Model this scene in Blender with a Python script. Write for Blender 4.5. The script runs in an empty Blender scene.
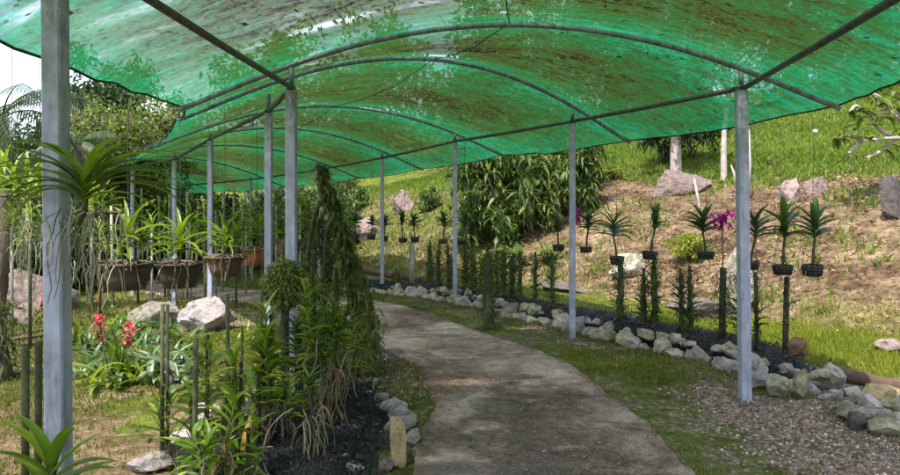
import bpy, math, random
import numpy as np
from mathutils import Vector, Matrix
from mathutils import noise as mn
PI = math.pi
sc = bpy.context.scene
C = sc.collection
random.seed(7)
rng = np.random.default_rng(11)
F = 650.0; HZ = 198.0; CX = 450.0; EYE = 1.55

# ------------------------------------------------------------------ materials
def new_mat(name):
    m = bpy.data.materials.new(name); m.use_nodes = True
    nt = m.node_tree; nt.nodes.clear()
    out = nt.nodes.new('ShaderNodeOutputMaterial')
    return m, nt, out
def nd(nt, t, **kw):
    n = nt.nodes.new(t)
    for k, v in kw.items():
        if k in n.inputs: n.inputs[k].default_value = v
        else: setattr(n, k, v)
    return n
def lk(nt, a, b): nt.links.new(a, b)
def ramp(nt, fac, stops, interp='LINEAR'):
    r = nt.nodes.new('ShaderNodeValToRGB'); r.color_ramp.interpolation = interp
    els = r.color_ramp.elements
    while len(els) > 1: els.remove(els[-1])
    els[0].position = stops[0][0]; els[0].color = (*stops[0][1], 1)
    for p, c in stops[1:]:
        e = els.new(p); e.color = (*c, 1)
    lk(nt, fac, r.inputs[0]); return r.outputs[0]
def g(v): return (v, v, v)
def coords(nt, scale=(1,1,1), kind='Object', rot=(0,0,0)):
    tc = nt.nodes.new('ShaderNodeTexCoord'); mp = nt.nodes.new('ShaderNodeMapping')
    mp.inputs['Scale'].default_value = scale; mp.inputs['Rotation'].default_value = rot
    lk(nt, tc.outputs[kind], mp.inputs[0]); return mp.outputs[0]
def geopos(nt):
    return nt.nodes.new('ShaderNodeNewGeometry').outputs['Position']
def noise(nt, vec, scale, detail=6, rough=.6, dist=0):
    n = nd(nt, 'ShaderNodeTexNoise', Scale=scale, Detail=detail, Roughness=rough, Distortion=dist)
    lk(nt, vec, n.inputs['Vector']); return n.outputs['Fac']
def voro(nt, vec, scale, feature='F1', out='Distance', rnd=1.0):
    n = nt.nodes.new('ShaderNodeTexVoronoi'); n.feature = feature
    n.inputs['Scale'].default_value = scale; n.inputs['Randomness'].default_value = rnd
    lk(nt, vec, n.inputs['Vector']); return n.outputs[out]
def mixc(nt, fac, a, b, mode='MIX'):
    m = nt.nodes.new('ShaderNodeMix'); m.data_type = 'RGBA'; m.blend_type = mode
    for v, i in ((fac, 0), (a, 6), (b, 7)):
        if isinstance(v, (int, float)): m.inputs[i].default_value = v
        elif isinstance(v, tuple): m.inputs[i].default_value = (*v, 1)
        else: lk(nt, v, m.inputs[i])
    return m.outputs[2]
def mth(nt, op, a, b=0.0, clamp=False):
    m = nt.nodes.new('ShaderNodeMath'); m.operation = op; m.use_clamp = clamp
    for i, v in enumerate((a, b)):
        if isinstance(v, (int, float)): m.inputs[i].default_value = v
        else: lk(nt, v, m.inputs[i])
    return m.outputs[0]
def bump(nt, h, strength, dist=.01):
    b = nd(nt, 'ShaderNodeBump', Strength=strength, Distance=dist); lk(nt, h, b.inputs['Height']); return b.outputs[0]
def bsdf(nt, out, col, rough=.8, normal=None, metal=0, spec=.4):
    p = nt.nodes.new('ShaderNodeBsdfPrincipled')
    if isinstance(col, tuple): p.inputs['Base Color'].default_value = (*col, 1)
    else: lk(nt, col, p.inputs['Base Color'])
    if isinstance(rough, (int, float)): p.inputs['Roughness'].default_value = rough
    else: lk(nt, rough, p.inputs['Roughness'])
    p.inputs['Metallic'].default_value = metal
    p.inputs['Specular IOR Level'].default_value = spec
    if normal: lk(nt, normal, p.inputs['Normal'])
    if out: lk(nt, p.outputs[0], out.inputs[0])
    return p

def leaf_mat(name, stops, rough=.42, trans=.35, tcol=None, patch=1.3):
    m, nt, out = new_mat(name)
    geo = nt.nodes.new('ShaderNodeNewGeometry')
    n = noise(nt, geo.outputs['Position'], patch, 3)
    f = mth(nt, 'ADD', mth(nt, 'MULTIPLY', geo.outputs['Random Per Island'], .7), mth(nt, 'MULTIPLY', mth(nt, 'SUBTRACT', n, .35), .9), True)
    col = ramp(nt, f, stops)
    fine = noise(nt, geo.outputs['Position'], 60, 3)
    col = mixc(nt, mth(nt, 'MULTIPLY', fine, .35), col, mixc(nt, 1.0, col, (.5, .5, .42), 'MULTIPLY'))
    p = bsdf(nt, None, col, rough, spec=.5)
    t = nt.nodes.new('ShaderNodeBsdfTranslucent')
    tc = mixc(nt, 1.0, col, tcol or (1.0, 1.0, .45), 'MULTIPLY'); tc = mixc(nt, 1.0, tc, (1.7, 1.7, 1.7), 'MULTIPLY')
    lk(nt, tc, t.inputs[0])
    mx = nt.nodes.new('ShaderNodeMixShader'); mx.inputs[0].default_value = trans
    lk(nt, p.outputs[0], mx.inputs[1]); lk(nt, t.outputs[0], mx.inputs[2]); lk(nt, mx.outputs[0], out.inputs[0])
    return m
M = {}
M['orchid_leaf'] = leaf_mat('orchid_leaf', [(0,(.035,.065,.010)),(.4,(.105,.175,.016)),(.75,(.21,.29,.028)),(1,(.34,.36,.07))], .36)
M['orchid_leaf_dark'] = leaf_mat('orchid_leaf_dark', [(0,(.018,.045,.012)),(.45,(.04,.09,.02)),(.8,(.085,.16,.03)),(1,(.12,.15,.04))], .38, .25)
M['orchid_leaf_light'] = leaf_mat('orchid_leaf_light', [(0,(.06,.12,.012)),(.45,(.17,.27,.022)),(.8,(.28,.37,.045)),(.95,(.36,.36,.06)),(1,(.45,.38,.05))], .4, .28)
M['hill_leaf'] = leaf_mat('hill_leaf', [(0,(.02,.035,.008)),(.4,(.06,.105,.018)),(.75,(.14,.21,.04)),(1,(.32,.32,.13))], .5, .4)
M['dark_leaf'] = leaf_mat('dark_leaf', [(0,(.012,.03,.01)),(.5,(.03,.065,.016)),(.85,(.07,.12,.03)),(1,(.14,.15,.05))], .5, .3)
M['tree_leaf'] = leaf_mat('tree_leaf', [(0,(.03,.055,.012)),(.4,(.09,.14,.03)),(.75,(.20,.24,.06)),(1,(.36,.34,.11))], .5, .4)
M['grey_leaf'] = leaf_mat('grey_leaf', [(0,(.06,.10,.06)),(.5,(.14,.20,.12)),(1,(.30,.36,.26))], .45, .25)
M['dry_leaf'] = leaf_mat('dry_leaf', [(0,(.07,.035,.018)),(.4,(.20,.10,.045)),(.75,(.38,.24,.12)),(1,(.6,.46,.27))], .8, .2, (1,.85,.6))
M['moss_leaf'] = leaf_mat('moss_leaf', [(0,(.02,.028,.009)),(.4,(.05,.065,.016)),(.75,(.12,.15,.03)),(1,(.28,.29,.07))], .8, .2)
M['grass'] = leaf_mat('grass', [(0,(.045,.055,.01)),(.4,(.10,.13,.016)),(.75,(.18,.21,.024)),(1,(.32,.25,.07))], .6, .4, patch=.9)
M['hill_grass'] = leaf_mat('hill_grass', [(0,(.08,.09,.010)),(.4,(.155,.195,.015)),(.75,(.22,.26,.02)),(1,(.38,.32,.08))], .6, .4, patch=.4)
M['bank_grass'] = leaf_mat('bank_grass', [(0,(.05,.08,.006)),(.4,(.11,.18,.012)),(.75,(.17,.25,.016)),(1,(.28,.28,.05))], .6, .4, patch=.5)
M['straw'] = leaf_mat('straw', [(0,(.04,.02,.011)),(.3,(.12,.066,.035)),(.65,(.24,.145,.08)),(1,(.56,.42,.29))], .85, .1, (1,.9,.7))
M['magenta'] = leaf_mat('magenta_petals', [(0,(.25,.01,.14)),(.5,(.48,.03,.32)),(1,(.7,.12,.5))], .5, .35, (1,.5,.9))
M['red'] = leaf_mat('red_petals', [(0,(.40,.02,.05)),(.5,(.62,.07,.13)),(1,(.80,.25,.28))], .5, .3, (1,.5,.5))
M['yellow'] = leaf_mat('yellow_leaf', [(0,(.5,.25,.02)),(.5,(.7,.42,.04)),(1,(.8,.6,.1))], .5, .35)
M['moss_dark'] = leaf_mat('moss_dark', [(0,(.018,.022,.008)),(.45,(.045,.06,.014)),(.8,(.10,.13,.025)),(1,(.20,.22,.05))], .8, .15)
M['rust_frond'] = leaf_mat('rust_frond', [(0,(.08,.05,.02)),(.5,(.20,.13,.06)),(1,(.36,.28,.12))], .7, .25, (1,.7,.5))

def root_mat():
    m, nt, out = new_mat('aerial_root'); geo = nt.nodes.new('ShaderNodeNewGeometry')
    n = noise(nt, geo.outputs['Position'], 9, 3)
    c = ramp(nt, mth(nt,'ADD',mth(nt,'MULTIPLY',geo.outputs['Random Per Island'],.6),mth(nt,'MULTIPLY',n,.4)), [(0,(.06,.05,.03)),(.45,(.17,.16,.09)),(.75,(.36,.34,.22)),(1,(.6,.56,.44))])
    bsdf(nt, out, c, .8); return m
M['root'] = root_mat()
def metal_mat(name, base, dark, stain, sc_=6, moss=(.10,.13,.05), mossy=.5, rough=.55, metal=.15, lowmoss=0):
    m, nt, out = new_mat(name); pos = geopos(nt)
    sep = nt.nodes.new('ShaderNodeMapping'); sep.inputs['Scale'].default_value = (sc_*2, sc_*2, sc_*.35); lk(nt, pos, sep.inputs[0])
    n = noise(nt, sep.outputs[0], 2.0, 8, .7)
    c = ramp(nt, n, [(.3, stain), (.45, dark), (.6, base), (.8, tuple(min(1, v*1.12) for v in base))])
    n2 = noise(nt, pos, 3.1, 6, .7)
    sp = nt.nodes.new('ShaderNodeSeparateXYZ'); lk(nt, pos, sp.inputs[0])
    low = mth(nt, 'SUBTRACT', 1.0, mth(nt, 'MULTIPLY', sp.outputs[2], 2.2), True)
    hi = mth(nt, 'MULTIPLY', mth(nt, 'SUBTRACT', sp.outputs[2], 1.65), .9, True)
    fac = mth(nt, 'MULTIPLY', mth(nt, 'ADD', mth(nt, 'MULTIPLY', n2, mossy), mth(nt,'ADD', mth(nt,'MULTIPLY',low,.35*lowmoss), mth(nt,'MULTIPLY',hi,.7*lowmoss))), ramp(nt, noise(nt, pos, 14, 5, .7), [(.4, g(0)), (.62, g(1))]), True)
    c = mixc(nt, fac, c, moss)
    bsdf(nt, out, c, rough, bump(nt, n, .25, .003), metal); return m
M['post'] = metal_mat('galvanised_post', (.37,.39,.53), (.30,.32,.43), (.15,.15,.16), mossy=.6, lowmoss=1, metal=.0, moss=(.16,.17,.11))
M['rail'] = metal_mat('weathered_pipe', (.10,.12,.12), (.055,.065,.06), (.03,.035,.03), mossy=.5, metal=.1)
M['arch'] = metal_mat('galvanised_pipe', (.26,.29,.33), (.15,.17,.19), (.06,.07,.07), mossy=.5, metal=.3)
M['pale_pole'] = metal_mat('pale_pole', (.36,.33,.30), (.24,.22,.20), (.12,.11,.08), mossy=.7)
def plain(name, c, rough=.8, vary=.4, scale=20, metal=0):
    m, nt, out = new_mat(name); pos = geopos(nt); n = noise(nt, pos, scale, 6, .7)
    col = ramp(nt, n, [(.3, tuple(v*(1-vary) for v in c)), (.7, tuple(min(1, v*(1+vary)) for v in c))])
    bsdf(nt, out, col, rough, bump(nt, n, .3, .004), metal); return m
M['wire'] = plain('wire', (.04,.04,.04), .6)
M['rope'] = plain('edge_rope', (.015,.03,.022), .8)
M['black_basket'] = plain('black_basket', (.022,.022,.02), .55)
M['green_stake'] = plain('mossy_stake', (.055,.06,.025), .85, .6, 25)
M['dark_stake'] = plain('dark_stake', (.03,.032,.018), .9, .6, 25)
M['brown_bowl'] = plain('brown_bowl', (.10,.055,.035), .6, .5, 12)
M['terracotta'] = plain('terracotta_bowl', (.24,.085,.045), .7, .4, 12)
M['dark_bowl'] = plain('dark_bowl', (.05,.04,.028), .6, .5, 12)
M['bowl_medium'] = plain('bowl_medium', (.14,.11,.07), .95, .5, 50)
M['wood_log'] = plain('wood_log', (.085,.052,.036), .9, .5, 9)
M['bark_pale'] = plain('bark_pale', (.36,.31,.27), .9, .35, 8)
M['bark_dark'] = plain('bark_dark', (.09,.07,.05), .95, .5, 8)
M['chips'] = plain('charcoal_chips', (.018,.018,.02), .6, .7, 30)
M['knob'] = plain('white_knob', (.7,.7,.62), .5, .1)

def rock_mat(name, base, dark, moss, mosslev=.5, lichen=.3):
    m, nt, out = new_mat(name); pos = coords(nt); oi = nt.nodes.new('ShaderNodeObjectInfo')
    ad = nt.nodes.new('ShaderNodeVectorMath'); ad.operation = 'ADD'; lk(nt, geopos(nt), ad.inputs[0]); lk(nt, oi.outputs['Location'], ad.inputs[1])
    v = ad.outputs[0]
    n = noise(nt, v, 11, 9, .8); n2 = noise(nt, v, 34, 6, .75); n3 = noise(nt, v, 8, 7, .7, .6)
    col = ramp(nt, n, [(.36, dark), (.5, base), (.64, tuple(min(1,x*1.35) for x in base))])
    col = mixc(nt, mth(nt,'MULTIPLY',ramp(nt, n2, [(.58,g(0)),(.66,g(1))]), lichen), col, (.62,.62,.55))
    geo = nt.nodes.new('ShaderNodeNewGeometry'); sp = nt.nodes.new('ShaderNodeSeparateXYZ'); lk(nt, geo.outputs['Normal'], sp.inputs[0])
    mm = mth(nt,'ADD', mth(nt,'ADD', n3, mth(nt,'MULTIPLY', oi.outputs['Random'], .28)), mosslev-.72)
    mf = ramp(nt, mm, [(.38,g(0)),(.55,g(1))])
    mf = mth(nt,'MULTIPLY', mf, .75)
    mcol = ramp(nt, n2, [(.3, tuple(x*.5 for x in moss)), (.65, moss)])
    col = mixc(nt, mf, col, mcol)
    tint = mth(nt,'ADD', mth(nt,'MULTIPLY', oi.outputs['Random'], .5), .72)
    col = mixc(nt, 1.0, col, tint, 'MULTIPLY')
    hh = mth(nt,'ADD', n, mth(nt,'MULTIPLY', n2, .5))
    bsdf(nt, out, col, .9, bump(nt, hh, 1.0, .04)); return m
M['rock'] = rock_mat('mossy_stone', (.38,.335,.28), (.09,.075,.06), (.14,.16,.045), .42)
M['rock_pale'] = rock_mat('pale_stone', (.44,.38,.37), (.17,.14,.13), (.16,.18,.07), .25, .5)
M['rock_green'] = rock_mat('green_stone', (.40,.37,.25), (.09,.08,.05), (.18,.19,.06), .46)
M['rock_pink'] = rock_mat('pinkish_stone', (.26,.19,.17), (.04,.028,.025), (.14,.15,.06), .22, .4)
M['rock_dark'] = rock_mat('dark_slab', (.13,.105,.10), (.055,.045,.045), (.08,.09,.04), .2, .15)
M['rock_tan'] = rock_mat('tan_stone', (.42,.33,.18), (.22,.16,.08), (.2,.2,.05), .3, .2)
M['rock_brown'] = rock_mat('brown_stone', (.24,.12,.07), (.12,.06,.035), (.12,.12,.05), .1, .1)

def net_mat():
    m, nt, out = new_mat('green_shade_net'); pos = geopos(nt)
    mp = nt.nodes.new('ShaderNodeMapping'); mp.inputs['Scale'].default_value = (1.7, 5.6, 1.5); mp.inputs['Rotation'].default_value = (0,0,math.radians(14)); lk(nt, pos, mp.inputs[0])
    v = mp.outputs[0]
    st = noise(nt, v, 1.5, 9, .72, .5)          # streaky algae and dirt
    st2 = noise(nt, v, 5.5, 8, .8, .8)
    big = noise(nt, pos, .55, 4, .6)
    fi = noise(nt, pos, 26, 5, .8)
    f = mth(nt,'ADD', mth(nt,'MULTIPLY', st, .29), mth(nt,'ADD', mth(nt,'MULTIPLY', st2, .34), mth(nt,'ADD', mth(nt,'MULTIPLY', big, .14), mth(nt,'MULTIPLY', fi, .27))))
    va = nt.nodes.new('ShaderNodeVertexColor'); va.layer_name = 'bay'; vs_ = nt.nodes.new('ShaderNodeSeparateColor'); lk(nt, va.outputs[0], vs_.inputs[0])
    f = mth(nt,'ADD', f, mth(nt,'SUBTRACT', mth(nt,'MULTIPLY', vs_.outputs[0], .10), .05))   # debris gathers where the net sags
    tcol = ramp(nt, f, [(.40,(.014,.215,.10)),(.45,(.012,.145,.058)),(.495,(.015,.092,.027)),(.54,(.024,.062,.013)),(.58,(.034,.040,.010)),(.61,(.008,.009,.004))])
    dcol = ramp(nt, f, [(.42,(.008,.12,.06)),(.52,(.02,.07,.025)),(.6,(.04,.04,.015))])
    tl = nt.nodes.new('ShaderNodeBsdfTranslucent'); lk(nt, tcol, tl.inputs[0])
    df = nt.nodes.new('ShaderNodeBsdfDiffuse'); lk(nt, dcol, df.inputs[0])
    m1 = nt.nodes.new('ShaderNodeMixShader'); m1.inputs[0].default_value = .3
    lk(nt, tl.outputs[0], m1.inputs[1]); lk(nt, df.outputs[0], m1.inputs[2])
    tr = nt.nodes.new('ShaderNodeBsdfTransparent'); tr.inputs[0].default_value = (.92,1,.95,1)
    # worn thin patches let more sky through; debris blocks it
    worn = noise(nt, v, .8, 5, .6, .4)
    sxn = nt.nodes.new('ShaderNodeSeparateXYZ'); lk(nt, pos, sxn.inputs[0])
    spots = None
    for (cx, cy, rx, ry) in ((-1.8,2.3,.40,.45),(-.75,4.12,.62,.17),(.5,4.6,.35,.12),(-.1,6.35,.45,.13),(-1.1,9.4,.6,.25)):
        a = mth(nt,'MULTIPLY', mth(nt,'SUBTRACT', sxn.outputs[0], cx), 1/rx); b = mth(nt,'MULTIPLY', mth(nt,'SUBTRACT', sxn.outputs[1], cy), 1/ry)
        dd = mth(nt,'SQRT', mth(nt,'ADD', mth(nt,'MULTIPLY',a,a), mth(nt,'MULTIPLY',b,b)))
        e = mth(nt,'MULTIPLY', mth(nt,'SUBTRACT', 1.25, dd), .27); spots = e if spots is None else mth(nt,'MAXIMUM', spots, e)
    worn = mth(nt,'ADD', worn, mth(nt,'MAXIMUM', spots, 0.0))
    hole = ramp(nt, mth(nt,'ADD', mth(nt,'MULTIPLY', mth(nt,'SUBTRACT', st2, .5), .5), worn), [(.36,g(.08)),(.60,g(.14)),(.72,g(.45)),(.82,g(.92))])
    blk = ramp(nt, f, [(.50,g(1)),(.60,g(.45)),(.66,g(.15))])
    mpf = nt.nodes.new('ShaderNodeMapping'); mpf.inputs['Scale'].default_value=(1,2.2,1.6); mpf.inputs['Rotation'].default_value=(0,0,.25); lk(nt,pos,mpf.inputs[0])
    speck = ramp(nt, voro(nt, mpf.outputs[0], 13), [(.16,g(.04)),(.26,g(1))])
    keep = ramp(nt, noise(nt,pos,2.2,3), [(.40,g(1)),(.47,g(0))])
    speck = mth(nt,'MAXIMUM', speck, keep)
    fac = mth(nt,'MULTIPLY', mth(nt,'MULTIPLY', hole, blk), speck)
    m2 = nt.nodes.new('ShaderNodeMixShader'); lk(nt, fac, m2.inputs[0])
    lk(nt, m1.outputs[0], m2.inputs[1]); lk(nt, tr.outputs[0], m2.inputs[2])
    lk(nt, m2.outputs[0], out.inputs[0]); return m
M['net'] = net_mat()

def ground_mat():
    m, nt, out = new_mat('ground_cover'); pos = geopos(nt)
    at = nt.nodes.new('ShaderNodeVertexColor'); at.layer_name = 'zone'
    sp = nt.nodes.new('ShaderNodeSeparateColor'); lk(nt, at.outputs[0], sp.inputs[0])
    n1 = noise(nt, pos, 1.6, 6, .65); n2 = noise(nt, pos, 9, 8, .75); n3 = noise(nt, pos, 42, 5, .7); nb = noise(nt, pos, .45, 3)
    grass = ramp(nt, mth(nt,'ADD', mth(nt,'MULTIPLY',n2,.6), mth(nt,'MULTIPLY',n1,.4)), [(.38,(.045,.034,.014)),(.46,(.075,.082,.014)),(.54,(.11,.145,.016)),(.64,(.20,.175,.05))])
    soil = ramp(nt, mth(nt,'ADD', mth(nt,'MULTIPLY',n2,.5), mth(nt,'MULTIPLY',n1,.5)), [(.40,(.04,.02,.01)),(.47,(.095,.062,.034)),(.53,(.17,.118,.068)),(.62,(.28,.21,.13))])
    vo = nt.nodes.new('ShaderNodeTexVoronoi'); vo.inputs['Scale'].default_value = 38; lk(nt, pos, vo.inputs['Vector'])
    grav = ramp(nt, mth(nt,'ADD', mth(nt,'MULTIPLY', n3, .35), mth(nt,'MULTIPLY', vo.outputs['Color'], .65)), [(.2,(.06,.04,.028)),(.45,(.15,.105,.078)),(.65,(.27,.20,.16)),(.85,(.45,.38,.33))])
    dstb = mth(nt,'MULTIPLY', mth(nt,'SUBTRACT', mth(nt,'ADD', mth(nt,'MULTIPLY',n2,.5), mth(nt,'MULTIPLY',n1,.5)), .5), 2.4)
    fs = ramp(nt, mth(nt,'ADD', sp.outputs[2], dstb), [(.35,g(0)),(.62,g(1))])
    fg = ramp(nt, mth(nt,'ADD', sp.outputs[1], dstb), [(.38,g(0)),(.62,g(1))])
    col = mixc(nt, fs, grass, soil); col = mixc(nt, fg, col, grav)
    h = mth(nt,'ADD', mth(nt,'MULTIPLY', n2, 1.2), mth(nt,'ADD', mth(nt,'MULTIPLY', n3, .5), mth(nt,'MULTIPLY', vo.outputs['Distance'], .5)))
    bsdf(nt, out, col, .95, bump(nt, h, .8, .03), spec=.15); return m
M['ground'] = ground_mat()
def path_mat():
    m, nt, out = new_mat('weathered_concrete'); pos = geopos(nt)
    n1 = noise(nt, pos, 1.0, 8, .68, .4); n2 = noise(nt, pos, 12, 8, .8); n3 = noise(nt, pos, 60, 4, .7); n4 = noise(nt, pos, 2.7, 7, .7, .8)
    n5 = noise(nt, pos, .42, 4, .6)
    f = mth(nt,'ADD', mth(nt,'MULTIPLY',n1,.5), mth(nt,'ADD', mth(nt,'MULTIPLY',n4,.28), mth(nt,'MULTIPLY',n2,.22)))
    col = ramp(nt, f, [(.38,(.09,.056,.045)),(.45,(.17,.11,.082)),(.50,(.29,.20,.16)),(.55,(.45,.34,.29)),(.62,(.58,.47,.42))])
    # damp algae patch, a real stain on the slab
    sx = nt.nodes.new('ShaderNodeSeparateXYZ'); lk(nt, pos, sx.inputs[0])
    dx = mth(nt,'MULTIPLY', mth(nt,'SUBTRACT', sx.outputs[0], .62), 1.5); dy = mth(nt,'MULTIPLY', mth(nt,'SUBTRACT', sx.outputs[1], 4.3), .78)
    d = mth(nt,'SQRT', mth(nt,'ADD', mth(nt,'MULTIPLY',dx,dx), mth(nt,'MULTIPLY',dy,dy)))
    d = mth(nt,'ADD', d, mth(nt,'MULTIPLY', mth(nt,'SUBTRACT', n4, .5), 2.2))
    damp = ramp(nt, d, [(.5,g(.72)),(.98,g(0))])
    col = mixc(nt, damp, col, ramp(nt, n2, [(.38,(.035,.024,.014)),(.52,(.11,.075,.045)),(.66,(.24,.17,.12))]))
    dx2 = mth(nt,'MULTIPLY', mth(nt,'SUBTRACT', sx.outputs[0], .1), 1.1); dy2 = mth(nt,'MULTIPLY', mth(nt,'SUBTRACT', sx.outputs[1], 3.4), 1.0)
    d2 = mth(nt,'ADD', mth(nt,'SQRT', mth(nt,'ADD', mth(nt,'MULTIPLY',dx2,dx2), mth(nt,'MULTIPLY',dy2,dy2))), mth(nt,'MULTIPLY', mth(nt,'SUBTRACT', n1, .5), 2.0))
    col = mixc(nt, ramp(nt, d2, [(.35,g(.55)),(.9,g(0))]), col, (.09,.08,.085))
    speck = ramp(nt, n3, [(.56,g(0)),(.68,g(.5))])
    col = mixc(nt, speck, col, (.52,.44,.36))
    speckd = ramp(nt, n3, [(.34,g(.65)),(.43,g(0))])
    col = mixc(nt, speckd, col, (.035,.03,.02))
    crk = voro(nt, geopos(nt), 14, 'F1'); n6 = noise(nt, pos, 130, 3, .7)
    col = mixc(nt, ramp(nt, n6, [(.60,g(0)),(.68,g(.7))]), col, (.6,.54,.5)); col = mixc(nt, ramp(nt, n6, [(.32,g(.8)),(.40,g(0))]), col, (.02,.018,.014))
    h = mth(nt,'ADD', n2, mth(nt,'ADD', mth(nt,'MULTIPLY', n3, .8), mth(nt,'MULTIPLY', n6, .6)))
    bsdf(nt, out, col, .9, bump(nt, h, .9, .015), spec=.2); return m
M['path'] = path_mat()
def bedsoil_mat():
    m, nt, out = new_mat('charcoal_bed'); pos = geopos(nt)
    v = nt.nodes.new('ShaderNodeTexVoronoi'); v.inputs['Scale'].default_value = 34; lk(nt, pos, v.inputs['Vector'])
    n = noise(nt, pos, 30, 6, .7)
    col = ramp(nt, mth(nt,'ADD', mth(nt,'MULTIPLY', v.outputs['Color'], .6), mth(nt,'MULTIPLY', n, .4)), [(.3,(.008,.008,.009)),(.6,(.022,.021,.022)),(.78,(.05,.046,.045)),(.9,(.13,.11,.09))])
    bsdf(nt, out, col, .75, bump(nt, v.outputs['Distance'], 1, .03), spec=.3); return m
M['bedsoil'] = bedsoil_mat()

# ------------------------------------------------------------------ mesh helpers
def link(me, name, mat, parent=None):
    o = bpy.data.objects.new(name, me); C.objects.link(o)
    if mat: me.materials.append(mat)
    if parent: o.parent = parent
    return o
def tag(o, label=None, cat=None, group=None, kind=None):
    if label: o['label'] = label
    if cat: o['category'] = cat
    if group: o['group'] = group
    if kind: o['kind'] = kind
    return o
def thing(name, label, cat, loc=(0,0,0), group=None, rotz=0):
    o = bpy.data.objects.new(name, None); C.objects.link(o); o.location = loc; o.rotation_euler = (0,0,rotz)
    o.empty_display_size = .1
    return tag(o, label, cat, group)
class MB:
    def __init__(s): s.v = []; s.f = []; s.m = []
    def add(s, vs, fs, mi=0):
        b = len(s.v); s.v += [tuple(v) for v in vs]; s.f += [tuple(i+b for i in f) for f in fs]; s.m += [mi]*len(fs)
    def build(s, name, mat, parent=None, smooth=True):
        me = bpy.data.meshes.new(name); me.from_pydata(s.v, [], s.f); 
        if smooth: me.polygons.foreach_set('use_smooth', [True]*len(s.f))
        o = link(me, name, None, parent)
        for mm in (mat if isinstance(mat, (list, tuple)) else [mat]): me.materials.append(mm)
        if any(s.m): me.polygons.foreach_set('material_index', s.m)
        me.update(); return o
def tube(mb, pts, rad, sides=8, caps=True, mi=0):
    pts = [Vector(p) for p in pts]; n = len(pts)
    if isinstance(rad, (int, float)): rad = [rad]*n
    rings = []
    ref = None
    for i, p in enumerate(pts):
        d = (pts[min(i+1,n-1)] - pts[max(i-1,0)])
        if d.length < 1e-9: d = Vector((0,0,1))
        d.normalize()
        if ref is None: ref = Vector((1,0,0)) if abs(d.x) < .8 else Vector((0,1,0))
        a = d.cross(ref).normalized(); b = d.cross(a).normalized(); ref = -b if False else a.cross(d).normalized()*1.0
        ref = b.cross(d).normalized() if False else ref
        rings.append([p + (math.cos(2*PI*k/sides)*a + math.sin(2*PI*k/sides)*b)*rad[i] for k in range(sides)])
        ref = Vector((1,0,0)) if abs(d.x) < .8 else Vector((0,1,0))
    vs = [v for r in rings for v in r]; fs = []
    for i in range(n-1):
        for k in range(sides):
            fs.append((i*sides+k, i*sides+(k+1)%sides, (i+1)*sides+(k+1)%sides, (i+1)*sides+k))
    if caps:
        fs.append(tuple(range(sides-1,-1,-1))); fs.append(tuple((n-1)*sides+k for k in range(sides)))
    mb.add(vs, fs, mi)
def strap(mb, p, az, el, length, width, droop, n=6, fold=.35, mi=0, twist=0, taper=2.5):
    p = Vector(p); vs = []; fs = []
    e = el
    for i in range(n+1):
        t = i/n
        d = Vector((math.cos(az)*math.cos(e), math.sin(az)*math.cos(e), math.sin(e)))
        s = Vector((-math.sin(az), math.cos(az), 0)); up = s.cross(d) * -1
        if twist: s = (s*math.cos(twist*t) + up*math.sin(twist*t))
        w = width*(1-t**taper)*(.75+.5*math.sin(min(1,t*1.6)*PI*.5)*.5)
        w = max(w, width*.04)
        vs += [p - s*w*.5 + up*w*fold, p, p + s*w*.5 + up*w*fold]
        p = p + d*(length/n); e -= droop/n; 
    for i in range(n):
        a = i*3; fs += [(a,a+1,a+4,a+3),(a+1,a+2,a+5,a+4)]
    mb.add(vs, fs, mi)
def arr_mesh(name, V, Fc, mat, parent=None, smooth=False):
    """V (N,3), Fc (M,k)"""
    me = bpy.data.meshes.new(name); n, m, k = len(V), len(Fc), Fc.shape[1]
    me.vertices.add(n); me.vertices.foreach_set('co', V.astype(np.float32).ravel())
    me.loops.add(m*k); me.loops.foreach_set('vertex_index', Fc.astype(np.int32).ravel())
    me.polygons.add(m); me.polygons.foreach_set('loop_start', np.arange(0, m*k, k, dtype=np.int32))
    me.polygons.foreach_set('loop_total', np.full(m, k, dtype=np.int32))
    if smooth: me.polygons.foreach_set('use_smooth', np.ones(m, dtype=bool))
    me.update(calc_edges=True); me.validate()
    return link(me, name, mat, parent)
def blades(name, P, h, w, mat, parent=None, lean=.5):
    n = len(P); a = rng.uniform(0, 2*PI, n); s = np.stack([np.cos(a), np.sin(a), np.zeros(n)], 1)
    hh = h*rng.uniform(.45, 1.15, n); ww = w*rng.uniform(.6, 1.3, n)
    la = rng.uniform(0, 2*PI, n); ll = hh*rng.uniform(0, lean, n)
    top = P + np.stack([np.cos(la)*ll, np.sin(la)*ll, hh], 1); mid = P + np.stack([np.cos(la)*ll*.3, np.sin(la)*ll*.3, hh*.55], 1)
    V = np.stack([P - s*ww[:,None]*.5, P + s*ww[:,None]*.5, mid + s*ww[:,None]*.4, top, mid - s*ww[:,None]*.4], 1).reshape(-1,3)
    i = np.arange(n)[:,None]*5
    return arr_mesh(name, V, i + np.array([0,1,2,3,4])[None,:], mat, parent)
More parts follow.
